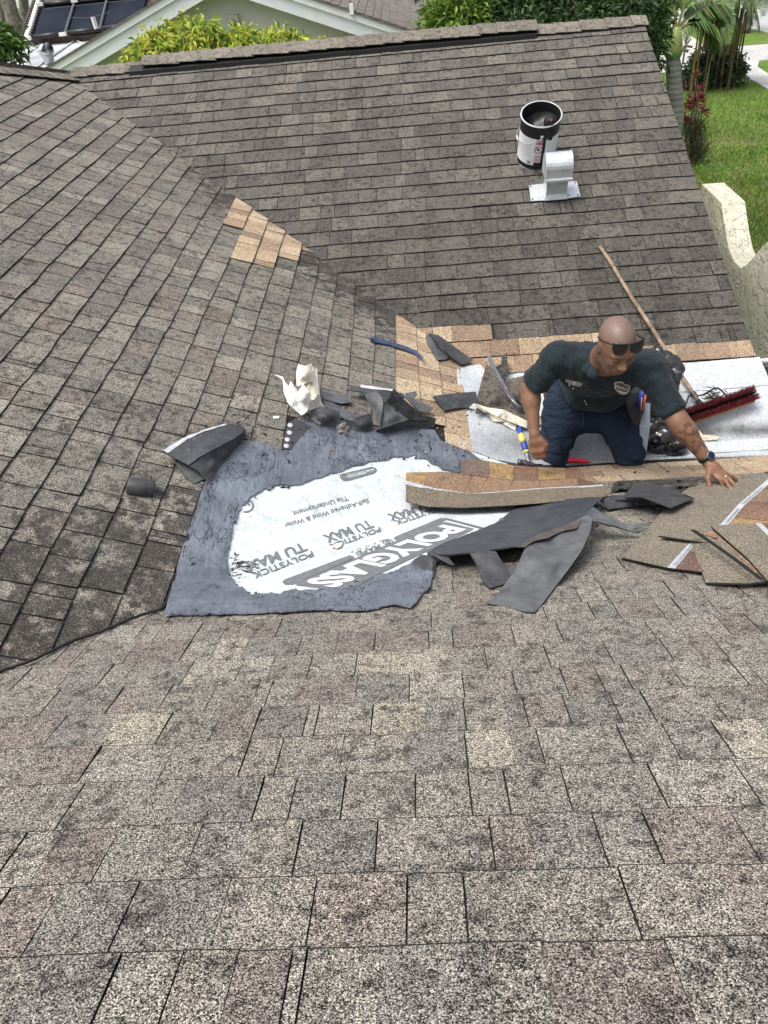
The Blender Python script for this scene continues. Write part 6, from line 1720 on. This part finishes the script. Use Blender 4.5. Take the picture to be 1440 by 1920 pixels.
def shirt_fold(v):
    s1 = (v - sR) @ ((che - sR) / np.linalg.norm(che - sR)); x = v[0]; y = v[1]; z = v[2]
    a = fbm(x * 3 + z * 2, y * 2, z * 5, 2.2, 3)
    r = math.sin((x * 26 + z * 34 + 6 * a)) * .5
    dr = np.linalg.norm(v - sR); dl = np.linalg.norm(v - sL)
    near = math.exp(-min(dr, dl) ** 2 / .03)
    ring_ = math.sin((dr if dr < dl else dl) * 130 + 5 * a) * near
    return a * 1.3 + .45 * r * (1 - near) + .30 * ring_
shirtm = new_mat('dark_slate_polo_fabric', rough=.88, spec=.2); t_ = NT(shirtm)
t_.base(t_.ramp(t_.noise(5, 3), [(.3, (.011, .018, .023)), (.7, (.019, .030, .036))]))
t_.b.inputs['Sheen Weight'].default_value = .06; t_.b.inputs['Sheen Roughness'].default_value = .5
mp_ = t_.node('ShaderNodeMapping'); mp_.inputs['Scale'].default_value = (1, 1, .45); mp_.inputs['Rotation'].default_value = (.5, .4, .5); t_.l.new(t_.pos(), mp_.inputs[0])
t_.nor(t_.bump(t_.noise(420, 2), .0008, .6, t_.bump(t_.noise(13, 4, .55, mp_.outputs[0]), .045, .9)))
shirt = sdf_mesh('polo_shirt', shirtf, (.48, 3.0, -2.36), (1.34, 4.12, -1.62), .0085, shirtm, man, post=lambda V, F: folds(V, F, .0125, shirt_fold), smooth=1)
# collar
def tubeP(name, pts, r, mat, parent, n=8, flat_=None):
    mb = MB(); mb.tube([Vector(p) for p in pts], r, n); return mb.build(name, mat, parent, True)
def quadsheet(name, A_, B_, th, mat, parent):
    """sheet between two polylines, with thickness"""
    A_ = [Vector(a) for a in A_]; B_ = [Vector(b) for b in B_]; n = len(A_); mids = [a.lerp(b, .5) for a, b in zip(A_, B_)]
    V = []; nr = None
    for i in range(n):
        tv = (A_[min(i + 1, n - 1)] - A_[max(i - 1, 0)]); nn = tv.cross(B_[i] - A_[i]).normalized() * th
        if nr and nn.dot(nr) < 0: nn = -nn
        nr = nn; V += [A_[i] + nn, mids[i] + nn * 2.2, B_[i] + nn, A_[i] - nn, B_[i] - nn]
    F = []
    for i in range(n - 1):
        a, b = 5 * i, 5 * i + 5; F += [(a, b, b + 1, a + 1), (a + 1, b + 1, b + 2, a + 2), (a + 3, a + 4, b + 4, b + 3), (a, a + 3, b + 3, b), (a + 2, b + 2, b + 4, a + 4)]
    F += [(0, 1, 2, 4, 3), (5 * n - 5, 5 * n - 2, 5 * n - 1, 5 * n - 3, 5 * n - 4)]
    return mesh_obj(name, V, F, mat, parent, None, None, True)
NB = nk + np.array([0, .0, .02])
cA = []; cB = []
for k in range(13):
    th = math.radians(-62 + 304 * k / 12)           # round the back from one front edge to the other
    d_ = np.array([math.cos(th), 0, 0]) * .078 + np.array([0, math.sin(th) * .078, 0])
    # th=90 is the nape (+Y)
    q = NB + np.array([-d_[0], d_[1], 0]) + np.array([0, 0, .030 * math.sin(th) + .004])
    cA.append(q); cB.append(q + np.array([-math.cos(th) * .030, math.sin(th) * .026, -.034 - .006 * (1 - math.sin(th))]))
collar = quadsheet('collar', cA, cB, .002, shirtm, shirt)
mb = MB()
for (px, py) in ((1147, 733), (1113, 738), (1098, 749)):
    pass
# chest print and badge on the shirt's front: projected along the surface
from mathutils.bvhtree import BVHTree
bvh = BVHTree.FromPolygons([v.co[:] for v in shirt.data.vertices], [tuple(p.vertices) for p in shirt.data.polygons])
def on_shirt(px, py, h=.002):
    d = Vector(ray(px, py)).normalized(); r_ = bvh.ray_cast(Vector((0, 0, 0)), d)
    return (r_[0] + r_[1].normalized() * h * (1 if r_[1].dot(d) < 0 else -1)) if r_[0] else at_y(px, py, 3.4)
WP = new_mat('white_embroidery', (.75, .75, .72), .7); GP = new_mat('grey_badge_thread', (.12, .12, .11), .7)
lettering('ROOF MASTERS', ((1061, 715), (1092, 722), (1062, 710), (1093, 717.5)), .003, WP, shirt, .02, 'chest_lettering', surf=on_shirt, sub=False)
lettering('EXTERIORS', ((1066, 719.5), (1088, 724.5), (1067, 716.5), (1089, 721.5)), .003, WP, shirt, .01, 'chest_lettering', surf=on_shirt, sub=False)
sh = [(1152, 716), (1160, 714.5), (1166, 714), (1172, 719), (1181, 722), (1180, 730), (1175, 737), (1167, 739), (1158, 734), (1152, 727)]
def poly_on(pts, h, mat, name):
    c = (sum(p[0] for p in pts) / len(pts), sum(p[1] for p in pts) / len(pts)); V = [on_shirt(c[0], c[1], h + .001)] + [on_shirt(p[0], p[1], h) for p in pts]; n = len(pts)
    return mesh_obj(name, V, [(0, 1 + i, 1 + (i + 1) % n) for i in range(n)], mat, shirt)
poly_on(sh, .004, WP, 'badge_border'); cs = (1166, 726); poly_on([(cs[0] + (x - cs[0]) * .82, cs[1] + (y - cs[1]) * .82) for x, y in sh], .006, GP, 'badge_field')
lettering('PROUD', ((1155.5, 724.5), (1177.5, 731), (1156.5, 719), (1178.5, 725.5)), .0085, WP, shirt, .03, 'badge_lettering', surf=on_shirt, sub=False)
poly_on([(1154, 728.5), (1162, 730), (1170, 733), (1177, 733), (1174, 735.5), (1166, 735), (1158, 731.5)], .0075, WP, 'badge_ribbon')
for (px, py) in ((1112, 739), (1097, 752), (1099, 757), (1068, 722), (1075, 728)):
    mb = MB(); mb.lathe(on_shirt(px, py, .002), (0, -.6, .6), [(0, .002), (.003, .002), (.004, 0)], 8); mb.build('paint_fleck' if px != 1112 else 'button', WP if px != 1112 else M['black'], shirt)
# --- jeans and boots
def jeansf(P):
    d = caps(P, hL, .125, kL + np.array([-.005, 0, .012]), .092); d = smin(d, caps(P, hR, .125, kR + np.array([0, 0, .012]), .092), .05)
    d = smin(d, caps(P, pel + np.array([-.05, -.10, -.19]), .085, pel + np.array([.05, -.10, -.19]), .085), .07)
    d = smin(d, caps(P, hL + np.array([0, .01, .02]), .115, hR + np.array([0, .01, .02]), .115), .06)
    d = smin(d, caps(P, pel + np.array([0, .05, -.02]), .15, pel + np.array([0, .0, -.02]), .15), .06)
    d = smin(d, caps(P, kL, .074, fL, .060), .03); d = smin(d, caps(P, kR, .076, fR, .060), .03)
    return d
def jean_fold(v):
    x, y, z = v; a = fbm(x * 2, y * 2, z * 3, 3, 3)
    dk = min(np.linalg.norm(v - kL), np.linalg.norm(v - kR)); return a * 1.2 + math.sin(z * 95 + 6 * a + x * 20) * .42 * math.exp(-(dk / .16) ** 2) + .35 * math.sin((x - .95) * 60 + z * 25 + 4 * a)
jm = new_mat('dark_blue_denim', rough=.9, spec=.2); t_ = NT(jm)
j_ = t_.ramp(t_.noise(6, 4, .6), [(.3, (.008, .014, .028)), (.7, (.017, .029, .052))]); t_.base(t_.mix(t_.rampv(t_.noise(260, 2), .4, .7, 0, .25), j_, (.05, .07, .10)))
mp_ = t_.node('ShaderNodeMapping'); mp_.inputs['Scale'].default_value = (.5, 1, 1.4); t_.l.new(t_.pos(), mp_.inputs[0])
t_.nor(t_.bump(t_.noise(500, 2), .0008, .7, t_.bump(t_.noise(14, 4, .55, mp_.outputs[0]), .045, .9)))
jeans = sdf_mesh('jeans', jeansf, (.60, 3.48, -2.66), (1.30, 4.24, -1.98), .0085, jm, man, post=lambda V, F: folds(V, F, .013, jean_fold), smooth=1)
for s_, f_ in ((-1, fL), (1, fR)):
    def bf(P, f_=f_): return smin(caps(P, f_ + np.array([0, -.01, .0]), .052, f_ + np.array([0, .07, .05]), .045), caps(P, f_ + np.array([0, .05, .04]), .045, f_ + np.array([0, .12, -.02]) + np.array([0, .03, .03]), .040), .03)
    sdf_mesh('boot', bf, tuple(f_ - np.array([.10, .12, .12])), tuple(f_ + np.array([.10, .26, .18])), .012, noisy('worn_boot_leather', (.03, .025, .02), (.07, .055, .04), 20, .7), man)
# seam and fly
jb = BVHTree.FromPolygons([v.co[:] for v in jeans.data.vertices], [tuple(p.vertices) for p in jeans.data.polygons])
def on_j(px, py, h=.002):
    d = Vector(ray(px, py)).normalized(); r_ = jb.ray_cast(Vector((0, 0, 0)), d); return (r_[0] - d * h) if r_[0] else at_y(px, py, 3.7)
mb = MB(); mb.tube([on_j(1094, 770 + 4 * k, .001) for k in range(7)], .0022, 6); mb.build('fly_seam', new_mat('seam_thread', (.05, .06, .08), .8), jeans, True)
# --- sunglasses resting on the forehead
glass = empty('sunglasses', HC.tolist(), 'black flat topped sunglasses pushed up on the man\'s forehead', 'sunglasses')
lens = new_mat('black_lens', (.004, .004, .005), .08, spec=.8); frame = new_mat('matte_black_frame', (.012, .012, .013), .35)
GZ, GYf = .074, .080
def lens_pts(s_):
    out = []
    for (x, z) in ((.005, .018), (.068, .020), (.071, .006), (.064, -.015), (.055, -.022), (.027, -.022), (.014, -.013), (.008, .002)):
        out.append(hp(s_ * x, GYf + .012 - 9.0 * (x * .5) ** 2 - .5 * z, GZ + z))
    return out
for s_ in (-1, 1):
    P = [Vector(p) for p in lens_pts(s_)]; n = len(P); D = Vector(Fd) * .0018
    mb = MB(); cc_ = sum(P, Vector()) / n + Vector(Fd) * .004
    mb.add([p + D for p in P] + [cc_ + D] + [p - D for p in P], [(i, (i + 1) % n, n) for i in range(n)] + [tuple(range(2 * n, n, -1))] + [(i, i + n + 1, (i + 1) % n + n + 1, (i + 1) % n) for i in range(n)])
    mb.build('lens', lens, glass)
    mb = MB(); mb.tube(P + [P[0]], .0026, 6); mb.build('lens_rim', frame, glass, True)
    mb = MB(); mb.tube([hp(s_ * .070, GYf - .008, GZ + .018), hp(s_ * .080, GYf - .026, GZ + .010), hp(s_ * .0845, .018, GZ - .018), hp(s_ * .083, -.015, GZ - .036), hp(s_ * .080, -.04, GZ - .050)], [.0040, .0042, .0032, .0030, .0028], 8); mb.build('temple_arm', frame, glass, True)
mb = MB(); mb.tube([hp(-.072, GYf - .010, GZ + .022), hp(-.03, GYf + .001, GZ + .0205), hp(0, GYf + .004, GZ + .019), hp(.03, GYf + .001, GZ + .0205), hp(.072, GYf - .010, GZ + .022)], .0042, 8); mb.build('brow_bar', frame, glass, True)
# eyebrows
for s_ in (-1, 1):
    mb = MB(); mb.tube([hp(s_ * .014, .0985, .014), hp(s_ * .030, .0955, .020), hp(s_ * .048, .083, .016)], [.002, .003, .0015], 6); mb.build('eyebrow', M['black'], man, True)
# watch and ring
t = empty('wristwatch', wR.tolist(), 'round black smartwatch on the wrist of the reaching arm', 'watch')
wc = wR * .90 + eR * .10; ad = (wR - eR) / np.linalg.norm(wR - eR); un = np.array([.25, -.55, .8]); un -= ad * (un @ ad); un /= np.linalg.norm(un); vn = np.cross(ad, un)
mb = MB(); n = 28; vs = []
for k in range(n):
    th = 2 * math.pi * k / n; r_ = .0325
    for o_ in (-.010, .010):
        for rr_ in (r_, r_ + .003): vs.append(wc + (un * math.cos(th) + vn * math.sin(th)) * rr_ + ad * o_)
fs = []
for k in range(n):
    a = 4 * k; b = 4 * ((k + 1) % n); fs += [(a + 1, a + 3, b + 3, b + 1), (a, b, b + 2, a + 2), (a, a + 1, b + 1, b), (a + 2, b + 2, b + 3, a + 3)]
mb.add(vs, fs); mb.build('strap', M['black'], t, True)
mb = MB(); mb.lathe(wc + un * .033, un, [(0, .011), (.018, .011), (.019, .0112), (.0215, .009), (.022, .004), (.020, .0)], 28); mb.build('case', M['darksteel'], t, True)
mb = MB(); mb.lathe(wc + un * .0445, un, [(0, .0006), (.0175, .0004)], 28); mb.build('screen', new_mat('dark_watch_screen', (.01, .012, .03), .08), t, True)
rp = FR[2]; b_, m_ = np.array(rp[0][0]), np.array(rp[1][0]); c_ = b_ * .45 + m_ * .55; ax_ = (m_ - b_) / np.linalg.norm(m_ - b_)
mb = MB(); mb.lathe(c_ - ax_ * .003, ax_, [(.0112, 0), (.0125, 0), (.0128, .003), (.0125, .006), (.0112, .006)], 20); o = mb.build('finger_ring', new_mat('polished_silver', (.85, .82, .75), .2, 1.0), None, True)
tag(o, 'silver ring on a finger of the hand pressing the shingle', 'ring')

# --- black plastic bags, pouch and film beside him
def bagf(P):
    a = at_y; d = caps(P, a(1222, 690, 4.05), .10, a(1250, 700, 4.0), .07)
    d = smin(d, caps(P, a(1228, 720, 3.98), .10, a(1245, 800, 3.86), .09), .08)
    d = smin(d, caps(P, a(1210, 815, 3.80), .07, a(1262, 835, 3.76), .05), .08)
    d = smin(d, caps(P, a(1262, 835, 3.76), .045, a(1290, 828, 3.80), .02), .05)
    return d
def bag_fold(v):
    x, y, z = v; a = fbm(x, y, z, 7, 2); b = 1 - abs(fbm(x + 3, y, z, 11, 3)) * 3; return a * 1.2 + b * .9
bag = sdf_mesh('black_plastic_bag', bagf, (1.02, 3.55, -2.75), (1.52, 4.30, -2.02), .011, M['bag'], None, post=lambda V, F: folds(V, F, .030, bag_fold), smooth=0)
tag(bag, 'crumpled shiny black plastic bag on the membrane behind the man\'s reaching arm', 'plastic bag')
bag.data.set_sharp_from_angle(angle=math.radians(28))
def film3(name, pts, mat, label, cat, amp=.02):
    V = [Vector(p) for p in pts]; n = len(V); c = sum(V, Vector()) / n; c += Vector((0, -.02, .01)); D = Vector((0, .003, -.002))
    mb = MB(); mb.add(V + [c] + [v + D for v in V] + [c + D], [(i, (i + 1) % n, n) for i in range(n)] + [((i + 1) % n + n + 1, i + n + 1, 2 * n + 1) for i in range(n)] + [(i, i + n + 1, (i + 1) % n + n + 1, (i + 1) % n) for i in range(n)])
    return tag(mb.build(name, mat), label, cat)
film3('plastic_film', [at_y(1210, 755, 3.68), at_y(1219, 757, 3.68), at_y(1219, 800, 3.62), at_y(1212, 848, 3.58), at_y(1201, 840, 3.58), at_y(1199, 800, 3.62)], M['film'], 'narrow pale blue plastic sheet hanging beside the man\'s thigh', 'plastic sheet')
t = empty('tool_pouch', at_y(1192, 765, 3.66), 'black tool pouch at the man\'s hip holding blue and orange tool handles', 'tool pouch')
mb = MB(); V = [Vector(at_y(*p)) for p in ((1172, 738, 3.62), (1212, 736, 3.62), (1208, 772, 3.58), (1196, 800, 3.56), (1186, 790, 3.56), (1176, 765, 3.58))]; n = 6
mb.add(V + [v + Vector((0, .07, 0)) for v in V], [tuple(range(n)), tuple(range(2 * n - 1, n - 1, -1))] + [(i, i + n, (i + 1) % n + n, (i + 1) % n) for i in range(n)]); mb.build('pouch_body', M['black'], t)
for (a, b, m_, r_) in (((1205, 734, 3.60), (1199, 762, 3.59), M['bluegrip'], .016), ((1211, 740, 3.58), (1205, 768, 3.57), new_mat('orange_plastic', (.55, .10, .03), .4), .007), ((1203, 746, 3.57), (1202, 770, 3.56), M['steel'], .004)):
    mb = MB(); mb.tube([at_y(*a), at_y(*b)], r_, 10); mb.build('tool_handle', m_, t, True)
print('man ok', len(bpy.data.objects))
# crumbs of shingle, nails and grit around the work area
mb = MB(); rg = random.Random(77)
for k in range(900):
    z_ = rg.random()
    if z_ < .45: px, py = rg.gauss(1010, 150), rg.gauss(920, 55)
    elif z_ < .8: px, py = rg.gauss(700, 140), rg.gauss(790, 45)
    else: px, py = rg.uniform(300, 1440), rg.uniform(560, 1150)
    if in_poly(px, py, UND) or not (0 < px < 1440 and 500 < py < 1250): continue
    h = .024 if in_poly(px, py, PATCH_OUT) or in_poly(px, py, MEM_OUT) else .012
    c = hit(px, py, h); q = rg.uniform(.002, .008) * (1 if rg.random() < .9 else 1.8); a = [Vector((rg.gauss(0, 1), rg.gauss(0, 1), rg.gauss(0, .4))) * q for _ in range(3)]
    tcol = rg.choice([(.02, .02, .02, .5), (.05, .048, .045, .4), (.2, .18, .16, .2), (.4, .3, .2, 0)])
    mb.add([c + a[0], c + a[1], c + a[2], c + Vector((0, 0, q * .8))], [(0, 1, 3), (1, 2, 3), (2, 0, 3), (0, 2, 1)], 0, tcol)
o = mb.build('roofing_grit', M['new']); tag(o, 'dark crumbs of shingle and grit scattered around the repair', 'debris', kind='stuff')
print('all ok', len(bpy.data.objects))
